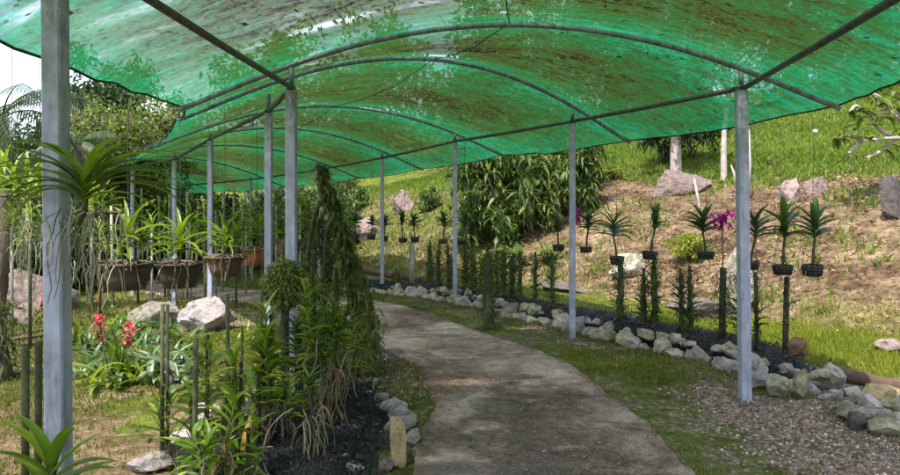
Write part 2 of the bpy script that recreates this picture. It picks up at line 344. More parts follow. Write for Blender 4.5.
def leafcloud(name, P, L, W, mat, parent=None, droop=0.0, flat=0.0, shape=5):
    """one folded pointed leaf per point: 6 verts, 4 tris joined; droop pulls tips down"""
    n = len(P); d = rng.normal(size=(n,3)); d[:,2] = d[:,2]*(1-flat) - droop; d /= np.linalg.norm(d,axis=1)[:,None]+1e-9
    r = rng.normal(size=(n,3)); r[:,2] += flat*3; s = np.cross(d, r); s /= np.linalg.norm(s,axis=1)[:,None]+1e-9
    nn = np.cross(s, d)
    LL = (L*rng.uniform(.55,1.25,n))[:,None]; WW = (W*rng.uniform(.6,1.25,n))[:,None]
    b = P; m1 = P + d*LL*.45 ; tip = P + d*LL + np.array([0,0,-1])*LL*.18*(1+droop)
    V = np.stack([b, m1 - s*WW*.5 + nn*WW*.18, m1, m1 + s*WW*.5 + nn*WW*.18, tip], 1).reshape(-1,3)
    i = np.arange(n)[:,None]*5
    Fc = (i[:,None,:] + np.array([[0,1,2],[0,2,3],[1,4,2],[2,4,3]])[None]).reshape(-1,3)
    return arr_mesh(name, V, Fc, mat, parent)
def flat_cards(name, P, L, W, mat, tilt=.35, parent=None):
    n = len(P); a = rng.uniform(0, 2*PI, n); e = rng.normal(0, tilt, n); e2 = rng.normal(0, tilt, n)
    d = np.stack([np.cos(a)*np.cos(e), np.sin(a)*np.cos(e), np.sin(e)],1); s = np.stack([-np.sin(a)*np.cos(e2), np.cos(a)*np.cos(e2), np.sin(e2)],1)
    LL = (L*rng.uniform(.4,1.4,n))[:,None]; WW = (W*rng.uniform(.5,1.4,n))[:,None]
    V = np.stack([P-d*LL*.5, P+s*WW*.5, P+d*LL*.5, P-s*WW*.5],1).reshape(-1,3)
    return arr_mesh(name, V, np.arange(n)[:,None]*4+np.arange(4)[None], mat, parent)

# ------------------------------------------------------------------ terrain
BASE = np.array([(20,-16),(12,-3),(9,1),(6.6,4.9),(4.9,7.2),(2.7,10.3),(-.6,13.9),(-3.4,18),(-7,23.5),(-14,29),(-40,40),(-110,70)], float)
def polydist(x, y, poly):
    """signed distance to a polyline, positive on its right side"""
    x = np.asarray(x, float); y = np.asarray(y, float)
    best = np.full(x.shape, 1e9); sg = np.ones(x.shape)
    for a, b in zip(poly[:-1], poly[1:]):
        d = b-a; L2 = d@d; t = np.clip(((x-a[0])*d[0]+(y-a[1])*d[1])/L2, 0, 1)
        qx = x-(a[0]+t*d[0]); qy = y-(a[1]+t*d[1]); dd = np.hypot(qx, qy)
        cr = qx*d[1]-qy*d[0]
        u = dd < best-1e-9; best = np.where(u, dd, best); sg = np.where(u, np.sign(cr), sg)
    return best*sg
def sines(x, y):
    return (np.sin(x*1.3+y*.7)*.5+np.sin(x*2.9-y*2.1+1.3)*.25+np.sin(x*.45-y*.6+4)*.8+np.sin(x*6.1+y*5.3)*.1+np.sin(-x*4.3+y*7.7+2)*.1)
PR = [(1.3,-4),(1.33,1.5),(1.35,3.6),(1.33,4.5),(1.11,6.0),(.85,6.6),(.55,7.1),(.1,7.9),(-.26,8.6),(-1.06,9.9),(-2.3,11.2),(-4.2,13),(-7,16),(-11,20.5)]
PL = [(-.35,-4),(-.3,1.5),(-.22,3.6),(-.1,4.9),(-.32,6.0),(-.69,6.7),(-.85,7.3),(-1.15,8.0),(-1.6,8.8),(-2.4,9.7),(-3.6,10.8),(-5.6,12.6),(-8.5,15.4),(-12.5,19.8)]
PC = np.array([((a[0]+b[0])/2, (a[1]+b[1])/2) for a, b in zip(PR, PL)])
def H(x, y):
    x = np.asarray(x, float); y = np.asarray(y, float)
    s = polydist(x, y, BASE)
    h = np.interp(s, [-50,-.3,0,.6,2.6,4.8,6.2,20,45,150], [0,0,.02,.22,1.15,1.9,2.25,5.4,10.5,20])
    u = (-x+y)*.707
    low = np.clip(u-7, 0, 17)*-.055
    low = low*np.clip(1-s/12, 0, 1)
    dp = np.abs(polydist(x, y, PC))
    rough = np.clip((dp-1.1)/1.2, 0, 1)
    far = np.clip((np.hypot(x, y)-70)/60, 0, 1)
    hill = np.clip(s/3, 0, 1)
    return h + low + sines(x, y)*(.012+.07*hill)*rough + sines(x*.2, y*.2)*hill*.25 - .035*(dp < .62)
def gz(x, y): return float(H(np.array([x]), np.array([y]))[0])
def ray(px, Y, py=None):
    X = (px-CX)/F*Y
    return (X, Y, EYE+(HZ-py)/F*Y) if py is not None else (X, Y)
def hit(px, py):
    Y = 1.5
    while Y < 120:
        X = (px-CX)/F*Y; z = EYE+(HZ-py)/F*Y
        if z <= gz(X, Y): return X, Y, gz(X, Y)
        Y += .04 if Y < 20 else .2
    return X, Y, gz(X, Y)
def on_line(px, poly, off=0.0):
    k = (px-CX)/F
    for a, b in zip(poly[:-1], poly[1:]):
        fa = a[0]-k*a[1]; fb = b[0]-k*b[1]
        if fa*fb <= 0:
            t = fa/(fa-fb+1e-12); Y = a[1]+(b[1]-a[1])*t + off
            return k*Y, Y
    return k*poly[-1][1], poly[-1][1]
def axis(lo, hi, f0, f1, fine):
    a = list(np.arange(f0, f1+1e-6, fine)); s = fine; v = f1
    while v < hi: s *= 1.16; v += s; a.append(v)
    s = fine; v = f0; pre = []
    while v > lo: s *= 1.16; v -= s; pre.append(v)
    return np.array(pre[::-1]+a)
gx = axis(-170, 170, -8, 10, .11); gy = axis(-60, 190, -1, 17, .11)
GX, GY = np.meshgrid(gx, gy, indexing='xy'); GZ = H(GX, GY)
nx, ny = len(gx), len(gy)
V = np.stack([GX.ravel(), GY.ravel(), GZ.ravel()], 1)
ii = (np.arange(ny-1)[:,None]*nx+np.arange(nx-1)[None,:]).ravel()
terr = arr_mesh('ground', V, np.stack([ii, ii+1, ii+nx+1, ii+nx], 1), M['ground'], smooth=True); tag(terr, kind='structure')
# zones: R unused, G gravel, B soil
RBED = np.array([(3.35,5.0),(3.05,5.45),(2.8,6.3),(2.2,7.15),(1.7,8.0),(1.0,8.9),(.25,10.0),(-.3,10.7),(-1.9,12.5)])   # centre line of right bed
S = polydist(V[:,0], V[:,1], BASE); X_, Y_ = V[:,0], V[:,1]
def box01(v, a, b, e): return np.clip((v-a)/e, 0, 1)*np.clip((b-v)/e, 0, 1)
nz = sines(X_*1.1+3, Y_*1.1)
soil = box01(S, -.55, 5.6, .9)*.9
soil *= np.where(X_ < 1.2, .62, 1)*(.72+.28*np.clip(nz*1.2+.6,0,1))
dPC = np.abs(polydist(X_, Y_, PC))
soil = np.maximum(soil, .62*(nz > .05)*(X_ < -1.6)*(S < 0))
soil = np.maximum(soil, .5*box01(X_, -9, -2.8, .5)*box01(Y_, 3, 8, .8))
soil = np.maximum(soil, .62*(X_ > 2.6)*(Y_ < 4.9)*(S < 0))
drb = np.abs(polydist(X_, Y_, RBED))
grav = (.3+.5*np.clip(sines(X_*2.3+1, Y_*2.1)*1.5+.4,0,1))*box01(X_, 1.7, 3.4, .35)*box01(Y_, 2.2, 6.4, .5)
grav = np.maximum(grav, .55*(drb < .9))
grav = np.maximum(grav, .9*box01(X_, -1.1, -.2, .2)*box01(Y_, 5.3, 6.8, .3))
grav = np.maximum(grav, .42*(dPC < 1.35)*(Y_ < 12))
grav = np.maximum(grav, .6*box01(X_, -3.6, -1.6, .4)*box01(Y_, 7.2, 12, .6))
col = np.stack([np.zeros_like(S), grav*(S < .2), soil, np.ones_like(S)], 1).astype(np.float32)
at = terr.data.color_attributes.new('zone', 'FLOAT_COLOR', 'POINT'); at.data.foreach_set('color', col.ravel())

# path slab
def resample(poly, n):
    poly = np.array(poly, float); d = np.r_[0, np.cumsum(np.linalg.norm(np.diff(poly, axis=0), axis=1))]
    t = np.linspace(0, d[-1], n); return np.stack([np.interp(t, d, poly[:,0]), np.interp(t, d, poly[:,1])], 1)
def pair_resample(A, B, n):
    A = np.array(A, float); B = np.array(B, float); Cc = (A+B)/2
    d = np.r_[0, np.cumsum(np.linalg.norm(np.diff(Cc, axis=0), axis=1))]; t = np.linspace(0, d[-1], n)
    return (np.stack([np.interp(t, d, A[:,k]) for k in (0,1)],1), np.stack([np.interp(t, d, B[:,k]) for k in (0,1)],1))
Lp, Rp = pair_resample(PL, PR, 260)
K = 14; vs = []; fs = []
for i in range(260):
    for k in range(K+1):
        t = k/K; p = Lp[i]*(1-t)+Rp[i]*t
        if k in (0, K):
            j = mn.noise(Vector((p[0]*3, p[1]*3, 0)))*.03+mn.noise(Vector((p[0]*11, p[1]*11, 3)))*.045
            p = p + (Rp[i]-Lp[i])/np.linalg.norm(Rp[i]-Lp[i])*j
        vs.append((p[0], p[1], 0))
arr = np.array(vs); sm = H(arr[:,0], arr[:,1]); base_h = (-.055*np.clip((-arr[:,0]+arr[:,1])*.707-7, 0, 17))
arr[:,2] = base_h+.022+np.array([mn.noise(Vector((p[0]*1.5,p[1]*1.5,5)))*.006 for p in arr])
top = len(arr); sk = []
for i in range(260):
    for e in (0, K):
        q = arr[i*(K+1)+e].copy(); q[2] -= .12; sk.append(q)
allv = np.vstack([arr, np.array(sk)])
for i in range(259):
    for k in range(K):
        a = i*(K+1)+k; fs.append((a, a+1, a+K+2, a+K+1))
    a = i*(K+1); fs.append((a, a+K+1, top+2*(i+1), top+2*i))
    a = i*(K+1)+K; fs.append((a+K+1, a, top+2*i+1, top+2*(i+1)+1))
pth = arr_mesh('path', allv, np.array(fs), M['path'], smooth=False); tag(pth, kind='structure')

# ------------------------------------------------------------------ shade structure
#            left end (x,y,z)     right end (x,y,z)    peak z
ARCH = [((-1.75,-3.2,2.24),(2.15,-3.2,2.24),2.86),
        ((-1.85,-.6,2.24),(2.15,-.6,2.24),2.86),
        ((-1.95,2.2,2.24),(2.2,2.2,2.24),2.86),
        ((-2.08,5.0,2.23),(3.0,5.0,2.24),2.88),
        ((-2.35,5.6,2.22),(2.05,7.4,2.18),2.93),
        ((-4.1,8.75,2.20),(.85,10.0,2.19),2.87),
        ((-5.5,10.5,2.02),(-.53,12.8,2.10),2.80),
        ((-7.2,12.5,1.95),(-2.2,16.0,2.02),2.70),
        ((-9.4,14.6,1.90),(-4.7,18.6,1.85),2.60),
        ((-11.8,16.6,1.85),(-7.6,21.0,1.72),2.50),
        ((-14.4,18.8,1.80),(-10.8,23.4,1.66),2.45),
        ((-17.2,21.0,1.80),(-14.0,25.8,1.62),2.45)]
def arch_pt(k, t, lift=0):
    l, r, pk = ARCH[k]; l = Vector(l); r = Vector(r); p = l.lerp(r, t)
    q = 1-(2*t-1)**2
    p.z += (pk-(l.z+r.z)/2)*q**1.12*1.0 + lift; return p
house = thing('shade_house', 'long curving walkway shelter of grey posts, bent pipes and sagging green shade net', 'shade house', (0,0,0))
for k in range(len(ARCH)):
    mb = MB(); tube(mb, [arch_pt(k, t/40) for t in range(41)], .021, 10); mb.build('arch_pipe', M['arch'], house)
# net: bilinear between arches with sag and wrinkles
NS = 12; NT = 60; vs = []; fs = []; row = 0; bay = []
for k in range(len(ARCH)-1):
    for s in range(NS+(k == len(ARCH)-2)):
        u = s/NS
        for j in range(NT+1):
            t = j/NT; p = arch_pt(k, t, .028).lerp(arch_pt(k+1, t, .028), u)
            span = (arch_pt(k+1, t)-arch_pt(k, t)).length
            sg = math.sin(PI*u)
            edge = min(t, 1-t)
            p.z -= sg*(.35+.65*min(1,edge/.15))*(.085*min(span,2.6)/2.6+.035*(mn.noise(Vector((p.x*.9, p.y*.9, 2)))+.3))
            p.z += sg*.03*mn.noise(Vector((p.x*1.6, p.y*6, 0)))+sg*.012*mn.noise(Vector((p.x*9, p.y*9, 7)))
            if edge < .06:   # hem pulled in between the arches
                w = (1-edge/.06)*sg*.05
                dirv = (arch_pt(k,.5)-arch_pt(k,t)); dirv.z = 0
                p += dirv.normalized()*w; p.z -= w*.2
            vs.append(p); bay.append((sg**1.3*min(1, edge/.16)*(1 if t < .8 else .85), edge, 0, 1))
        row += 1
for r_ in range(row-1):
    for j in range(NT):
        a = r_*(NT+1)+j; fs.append((a, a+1, a+NT+2, a+NT+1))
mb = MB(); mb.add(vs, fs); net = mb.build('shade_net', M['net'], house)
ca = net.data.color_attributes.new('bay', 'FLOAT_COLOR', 'POINT'); ca.data.foreach_set('color', np.array(bay, np.float32).ravel())
for e in (0, NT):
    mb = MB(); tube(mb, [vs[r_*(NT+1)+e] for r_ in range(row)], .009, 5); mb.build('edge_rope', M['rope'], house)
mb = MB(); pts = [vs[r_*(NT+1)+NT//2]+Vector((.004*math.sin(r_*.3), 0, -.012)) for r_ in range(row)]; tube(mb, pts, .0045, 5); mb.build('ridge_wire', M['rope'], house)
# posts
RP = [(1.62,-.6,2.4),(1.8,2.2,2.4),(2.27,5.0,2.4),(1.355,7.2,2.4),(.075,9.73,2.4),(-1.2,11.5,2.26),(-3.0,14.9,2.2),(-5.4,17.6,2.05),(-8.2,20.2,1.95),(-11.4,22.7,1.88)]
LP = [(-1.38,-.6,2.4),(-1.3,2.17,2.4),(-1.22,5.0,2.4),(-1.66,5.95,2.35),(-3.3,8.95,2.36),(-4.45,10.5,2.18),(-6.2,12.7,2.15),(-8.6,15.2,2.05),(-11.1,17.2,2.0),(-13.6,19.5,1.95)]
def post(x, y, zt, lean=0, w=.064, stub=.13, rot=0, spike=0):
    z0 = gz(x, y)-.25; dx = lean
    mb = MB(); h = w/2; c = .006; prof = []
    for (a, b) in ((1,1),(-1,1),(-1,-1),(1,-1)):
        if (a,b)==(1,1): q=[(h,h-c),(h-c,h)]
        elif (a,b)==(-1,1): q=[(-h+c,h),(-h,h-c)]
        elif (a,b)==(-1,-1): q=[(-h,-h+c),(-h+c,-h)]
        else: q=[(h-c,-h),(h,-h+c)]
        prof += q
    cr, sr = math.cos(rot), math.sin(rot); prof = [(a*cr-b*sr, a*sr+b*cr) for a,b in prof]
    zs = [z0, .6, 1.3, 1.9, zt-.025]; vs = []
    for z in zs:
        o = dx*(z/zt)
        vs += [(x+a+o, y+b, z) for a, b in prof]
    n = 8; fs = [(i*n+k, i*n+(k+1)%n, (i+1)*n+(k+1)%n, (i+1)*n+k) for i in range(4) for k in range(n)] + [tuple(range(4*n, 5*n))]
    mb.add(vs, fs); p = mb.build('post', M['post'], house, smooth=False)
    if stub:
        m2 = MB(); tube(m2, [(x+dx, y, zt+.02), (x+dx, y, zt+stub)], .02, 8); m2.build('stub_pipe', M['arch'], p)
    m3 = MB()    # saddle strap over the rail
    tube(m3, [(x+dx-.03, y, zt-.06), (x+dx-.03, y, zt+.012), (x+dx, y, zt+.03), (x+dx+.03, y, zt+.012), (x+dx+.03, y, zt-.06)], .005, 5); m3.build('rail_strap', M['rail'], p)
    return p
for i, (x, y, z) in enumerate(RP): post(x, y, z, -.03 if i == 2 else 0, stub=.11, w=.064 if i != 2 else .078)
for i, (x, y, z) in enumerate(LP): post(x, y, z, -.02 if i == 1 else 0, stub=.15 if i < 4 else .1, rot=0, w=.064 if i != 2 else .078)
for P_ in (RP, LP):
    mb = MB(); pts = [Vector(p) for p in P_]; fine = []
    for a, b in zip(pts[:-1], pts[1:]):
        for t in (0, .33, .66):
            q = a.lerp(b, t); q.z -= .012*math.sin(PI*t); fine.append(q)
    fine.append(pts[-1]); 
    # butt the rail in straight lengths, one per bay
    for a, b in zip(pts[:-1], pts[1:]):
        m1 = MB(); tube(m1, [a, a.lerp(b,.5)-Vector((0,0,.008)), b+(b-a).normalized()*.05], .021, 8); m1.build('rail', M['rail'], house)

# ------------------------------------------------------------------ rocks
def rock_mesh(seed, size, sub=3, facets=9, rough=.06):
    import bmesh
    bm = bmesh.new(); bmesh.ops.create_icosphere(bm, subdivisions=sub, radius=1)
    r = random.Random(seed)
    planes = []
    from mathutils import Euler
    E = Euler((r.uniform(0,6), r.uniform(0,6), r.uniform(0,6))).to_matrix()
    for ax in ((1,0,0),(-1,0,0),(0,1,0),(0,-1,0),(0,0,1),(0,0,-1)):
        n = (E @ Vector(ax)+Vector((r.gauss(0,.16), r.gauss(0,.16), r.gauss(0,.16)))).normalized(); planes.append((n, r.uniform(.46,.68)))
    for _ in range(facets//3):
        n = Vector((r.gauss(0,1), r.gauss(0,1), r.gauss(0,.8))).normalized(); planes.append((n, r.uniform(.5,.82)))
    off = Vector((r.uniform(0,50), r.uniform(0,50), 0))
    for v in bm.verts:
        p = v.co.copy()
        for n, d in planes:
            q = p.dot(n)
            if q > d: p -= n*(q-d)*.94
        p *= 1+rough*mn.noise(p*2.2+off)+rough*.55*mn.noise(p*6+off)+rough*.25*mn.noise(p*14+off)
        v.co = Vector((p.x*size[0], p.y*size[1], p.z*size[2]))
    me = bpy.data.meshes.new('rock'); bm.to_mesh(me); bm.free()
    return me
def rock(name, label, loc, size, mat, seed, rz=0, group=None, cat='rock', sub=4, facets=12, rough=.11, tilt=(0,0)):
    o = link(rock_mesh(seed, size, sub, facets, rough), name, M[mat]); o.location = loc; o.rotation_euler = (tilt[0], tilt[1], rz)
    return tag(o, label, cat, group)
ORD = ['first','second','third','fourth','fifth','sixth','seventh','eighth','ninth','tenth','eleventh','twelfth','thirteenth','fourteenth','fifteenth']

# raised beds: charcoal soil
def bed(name, label, poly, hw, z, cat='garden bed'):
    pl = resample(poly, 90); tang = np.gradient(pl, axis=0); tang /= np.linalg.norm(tang, axis=1)[:,None]; nrm = np.stack([-tang[:,1], tang[:,0]], 1)
    K2 = 12; vs = []; fs = []
    for i in range(90):
        e = min(1, i/5, (89-i)/5)
        w = hw*math.sqrt(max(.05, e)) if not callable(hw) else hw(i/89)*math.sqrt(max(.05, e))
        for k in range(K2+1):
            t = k/K2*2-1; p = pl[i]+nrm[i]*t*w; zz = gz(p[0], p[1])
            q = (1-abs(t)**4)*min(1, e*1.4+.05)
            vs.append((p[0], p[1], zz-.06+(z+.06)*q+.03*mn.noise(Vector((p[0]*7, p[1]*7, 0)))*q+.02*mn.noise(Vector((p[0]*23, p[1]*23, 0)))))
    for i in range(89):
        for k in range(K2):
            a = i*(K2+1)+k; fs.append((a, a+1, a+K2+2, a+K2+1))
    mb = MB(); mb.add(vs, fs); o = mb.build(name, M['bedsoil']); tag(o, label, cat)
    return o, np.array([tuple(v) for v in vs])
rb, rbv = bed('planting_bed', 'long raised strip of black charcoal soil edged with stones right of the path', RBED[1:], .36, .15)
LBED = np.array([(-1.0,2.3),(-.98,3.1),(-.95,3.9),(-.98,4.7),(-1.2,5.35)])
lb, lbv = bed('planting_bed', 'dark charcoal soil mound holding the green orchids left of the path', LBED, .60, .07)
def chips(name, bv, n, par):
    idx = rng.integers(0, len(bv), n); P = bv[idx]+np.c_[rng.normal(0,.05,n), rng.normal(0,.05,n), np.full(n,.008)]
    Vv = []; r = rng.uniform(.008,.024,n)
    T = np.array([(1,0,-.4),(-.5,.87,-.4),(-.5,-.87,-.4),(.1,0,.8)])
    A = rng.uniform(0,2*PI,n); c, s = np.cos(A), np.sin(A)
    sc3 = rng.uniform(.5,1.5,(n,4,3)); TT = T[None]*sc3*r[:,None,None]
    R = np.stack([TT[:,:,0]*c[:,None]-TT[:,:,1]*s[:,None], TT[:,:,0]*s[:,None]+TT[:,:,1]*c[:,None], TT[:,:,2]], 2)
    Vv = (P[:,None]+R).reshape(-1,3)
    Fc = (np.arange(n)[:,None,None]*4+np.array([[0,1,3],[1,2,3],[2,0,3]])[None]).reshape(-1,3)
    o = arr_mesh(name, Vv, Fc, M['chips'], par); o['kind'] = 'stuff'; return o
chips('charcoal_chips', rbv, 5000, rb); chips('charcoal_chips', lbv, 7000, lb)
def bedz(x, y, bv):
    d = np.hypot(bv[:,0]-x, bv[:,1]-y); j = d.argmin()
    return float(bv[j,2]) if d[j] < .25 else gz(x, y)

# right bed edging: front row of stones
FR = resample([(3.2,5.05),(2.95,4.98),(2.7,5.25),(2.42,6.0),(1.86,6.78),(1.36,7.68),(.72,8.45),(0.05,9.65),(-.5,10.3),(-2.1,12.0)], 400)
pos_i = 0.0; cnt = {}; rk = random.Random(5); dist = np.r_[0, np.cumsum(np.linalg.norm(np.diff(FR,axis=0),axis=1))]
LM = [(2.27,5.0,'nearest right post'),(1.355,7.2,'second right post'),(.075,9.73,'third right post'),(-1.2,11.5,'fourth right post')]
KIND = [('rock','mossy grey'),('rock_green','moss-covered green'),('rock_pale','pale whitish'),('rock_pale','pale buff'),('rock','weathered grey')]
SH = ['blocky','wedge-shaped','flat-topped','rounded','upright','squat']
edge_stones = []
s_ = .05
while s_ < dist[-1]-.1:
    wd = rk.choice([rk.uniform(.08,.13), rk.uniform(.13,.22)]); s_ += wd*.52
    x = np.interp(s_, dist, FR[:,0]); y = np.interp(s_, dist, FR[:,1])
    edge_stones.append((x+rk.uniform(-.05,.05), y+rk.uniform(-.05,.05), wd, 0)); s_ += wd*.44
s_ = .3
while s_ < dist[-1]-1.5:
    wd = rk.uniform(.07,.15); x = np.interp(s_, dist, FR[:,0])+.12; y = np.interp(s_, dist, FR[:,1])+.10
    edge_stones.append((x+rk.uniform(-.03,.03), y+rk.uniform(-.03,.03), wd, 1)); s_ += wd+rk.uniform(.0,.2)
for n, (x, y, wd, tier) in enumerate(edge_stones):
    lm = min(LM, key=lambda l: math.hypot(l[0]-x, l[1]-y)); side = 'nearer' if y < lm[1] else 'farther'
    kd = rk.choice(KIND if tier == 0 else KIND[:3]+KIND[2:3]); sh = rk.choice(SH)
    key = (lm[2], side, tier); cnt.setdefault(key, []).append((math.hypot(lm[0]-x, lm[1]-y), n, kd, sh, x, y, wd))
for (lmn, side, tier), L in cnt.items():
    L.sort()
    for q, (d_, n, kd, sh, x, y, wd) in enumerate(L):
        z = gz(x, y); hgt = wd*rk.uniform(.38,.62); sx, sy, sz = wd*.80, wd*rk.uniform(.5,.75), hgt*1.25
        if sh == 'flat-topped': sz *= .75
        if sh == 'upright': sx *= .6; sz *= 1.25
        lab = f"{kd[1]} {sh} stone, {ORD[q]} on the {side} side of {lmn}, " + ('lower edging row' if tier == 0 else 'upper edging row')
        rock('edging_stone', lab, (x, y, z+(sz*.38 if tier == 0 else .10+sz*.35)), (sx, sy, sz), kd[0], 100+n, rk.uniform(-.8,.3), 'stones edging the right bed', 'stone', sub=4, facets=13, rough=.11, tilt=(rk.uniform(-.4,.4), rk.uniform(-.4,.4)))
# end cap stones: orange brown stone + big green slabs near the nearest post
x, y = ray(798, 5.55); rock('edging_stone', 'reddish-brown rounded stone topping the near end of the right bed', (x, y, .26), (.09,.09,.11), 'rock_brown', 41, .3, 'stones edging the right bed', 'stone')
x, y = ray(800, 5.0); rock('edging_stone', 'tall light green slab leaning at the near corner of the right bed', (x, y, .12), (.08,.05,.16), 'rock_green', 42, .2, 'stones edging the right bed', 'stone', tilt=(.1,.15))
x, y = ray(778, 5.05); rock('edging_stone', 'big dull olive boulder just right of the nearest right post foot', (x, y, .10), (.13,.09,.12), 'rock_green', 43, -.2, 'stones edging the right bed', 'stone')
x, y = ray(830, 5.25); rock('edging_stone', 'long grey slab slanting down to the log', (x, y, .12), (.07,.14,.14), 'rock', 44, .7, 'stones edging the right bed', 'stone', tilt=(.3,.5))
x, y = ray(757, 5.25); rock('edging_stone', 'flat bluish white stone behind the foot of the nearest right post', (x, y, .09), (.15,.1,.09), 'rock_pale', 45, .2, 'stones edging the right bed', 'stone')
# second stone pile at the right edge of the picture
pile = [(852,418,4.55,.13,'rock'),(868,432,4.4,.16,'rock'),(884,420,4.45,.15,'rock_green'),(872,408,4.6,.13,'rock_pale'),(890,440,4.25,.15,'rock_green'),(896,408,4.55,.14,'rock_green'),(884,396,4.75,.17,'rock_tan'),(862,400,4.75,.12,'rock'),(905,425,4.3,.15,'rock'),(915,405,4.5,.17,'rock'),(858,440,4.35,.08,'rock_dark'),(925,440,4.1,.15,'rock_green')]
PD = ['leftmost grey mossy stone of the small stone wall at lower right','grey blocky stone low in the front of the lower-right stone wall','round green stone in the middle of the lower-right stone wall','flat whitish stone on top of the lower-right stone wall','green stone at the foot of the lower-right stone wall by the picture edge','green upright stone at the right end of the lower-right stone wall','broad tan flat stone capping the lower-right stone wall','small grey stone at the back left of the lower-right stone wall','grey stone tucked low at the far right of the small wall','large grey cap stone beyond the tan capping stone','small dark stone lying left of the lower-right stone wall','green stone at the outer right foot of the small wall']
for n, (px, py, Y, s, mt) in enumerate(pile):
    p = ray(px, Y, py); rock('wall_stone', PD[n], (p[0], p[1], max(p[2], .05)), (s*rk.uniform(.8,1.1), s*.8, s*rk.uniform(.55,.85)), mt, 300+n, rk.uniform(-1,1), 'stones of the small wall at lower right', 'stone')
# a few loose stones filling the pile from behind
# left bed edging
le = [(397,455,'rock_tan','tall tan stone standing upright at the path edge of the left bed',.075,.06,.19),
      (404,430,'rock_pale','grey-green flat stone between the tan stone and the path',.10,.13,.07),
      (398,418,'rock_pale','pale long stone on the path side of the left bed',.14,.09,.06),
      (408,428,'rock_green','mossy pale stone right beside the path edge of the left bed',.08,.09,.06),
      (391,409,'rock_pale','whitish low stone at the far right corner of the left bed',.14,.08,.06),
      (345,466,'rock_pale','small white stone lying on the charcoal of the left bed front',.06,.05,.05),
      (352,474,'rock_pale','rounded grey-white stone at the bottom edge below the small white stone',.07,.06,.05),
      (296,400,'rock_pale','cream boulder half buried behind the orchids on the left bed',.18,.10,.09),
      (264,404,'rock_pale','cream rounded stone left of the half-buried boulder behind the orchids',.14,.10,.08),
      (206,425,'rock_pale','pale stone on the lawn side of the left bed behind the striped orchid',.12,.12,.11),
      (186,448,'rock_pale','white flat stone on the lawn side of the left bed',.13,.10,.08),
      (170,466,'rock','grey stone on the lawn side of the left bed near the picture bottom',.12,.10,.08),
      (150,474,'rock_pale','whitish stone at the bottom left corner of the left bed',.12,.09,.07),
      (386,472,'rock_pink','small pinkish stone at the foot of the upright tan stone',.06,.05,.05),
      (412,446,'rock','dark grey stone between the upright tan stone and the path edge',.06,.08,.05),
      (382,402,'rock','grey stone at the back right of the left bed beside the whitish low stone',.08,.06,.05),
      (402,409,'rock_pale','small buff stone beyond the long pale stone of the left bed',.06,.06,.045),
      (370,398,'rock_pale','small pale stone at the back of the left bed near the mossy trunk',.06,.05,.04),
      (392,432,'rock','flat grey stone inside the path-side edging of the left bed',.07,.09,.05),
      (415,438,'rock_pale','pale pebble-like stone hugging the path edge of the left bed',.05,.06,.04)]
for n, (px, py, mt, lab, a, b, c) in enumerate(le):
    x, y, z = hit(px, py+ (10 if n == 0 else 0)); rock('edging_stone', lab, (x, y, z+c*.6), (a, b, c), mt, 400+n, rk.uniform(-.4,.4), 'stones edging the left bed', 'stone')
# boulders
def boulder(px, py, Y, size, mat, lab, seed, rz=0, sub=4, sink=.35, facets=11, tilt=(0,0)):
    x, y = ray(px, Y); z = gz(x, y)
    rock('boulder', lab, (x, y, z+size[2]*sink), size, mat, seed, rz, None, 'boulder', sub, facets, .13, tilt)
boulder(208, 320, 7.7, (.42,.30,.24), 'rock_pale', 'large flat pale boulder on the grass behind the left orchids', 501, .1, sink=.75)
boulder(160, 305, 8.6, (.42,.25,.22), 'rock', 'grey boulder on the lawn left of the large pale boulder', 502, .3, sink=.5)
boulder(25, 270, 9.0, (.36,.34,.50), 'rock_pink', 'brownish upright boulder beyond the lawn at the left edge', 503, .4, sink=.62)
boulder(790, 198, 11.6, (.24,.26,.46), 'rock_pink', 'dark pinkish pointed boulder on the soil slope above the hanging orchids', 504, .2, sink=.25, tilt=(.1,-.2))
boulder(815, 196, 11.8, (.24,.22,.36), 'rock_pink', 'small pale pink boulder right of the dark pointed boulder', 505, .5, sink=.15)
boulder(893, 200, 9.6, (.17,.16,.46), 'rock_dark', 'tall dark slab boulder standing on the slope at the right edge', 506, .1, sink=.55, tilt=(0,-.12))
boulder(680, 190, 14.2, (.80,.45,.45), 'rock_pink', 'broad pale boulder set into the slope under the small tree', 507, .2, sink=.2)
boulder(738, 300, 8.7, (.28,.22,.52), 'rock', 'pale upright boulder on the grass behind the nearest right post', 508, .1, sink=.85)
boulder(628, 258, 11.0, (.36,.25,.30), 'rock', 'greyish boulder at the slope foot behind the third hanging orchid', 509, .1, sink=.35)
boulder(368, 196, 19.5, (.62,.5,.5), 'rock_pink', 'dark pink boulder on the far slope left of the fourth right post', 510, .3, sink=.35)
boulder(402, 186, 20.5, (.45,.4,.55), 'rock_pink', 'pointed brown boulder on the far slope right of the fourth post', 511, .3, sink=.35)
boulder(560, 283, 10.9, (.55,.22,.10), 'rock_dark', 'low dark stone heap at the slope foot between the second and third posts', 512, -.6, sink=.5)
boulder(700, 305, 8.4, (.5,.22,.20), 'rock_dark', 'low brown boulder on the grass behind the leafy stakes', 513, -.4, sink=.6)
boulder(60, 240, 10.6, (.4,.3,.3), 'rock', 'grey boulder half hidden behind the nearest left post', 514, .3, sink=.5)
boulder(890, 372, 6.6, (.2,.15,.08), 'rock_pink', 'small pinkish rock on the grass behind the log at right', 515, .3, sink=.5, sub=3)

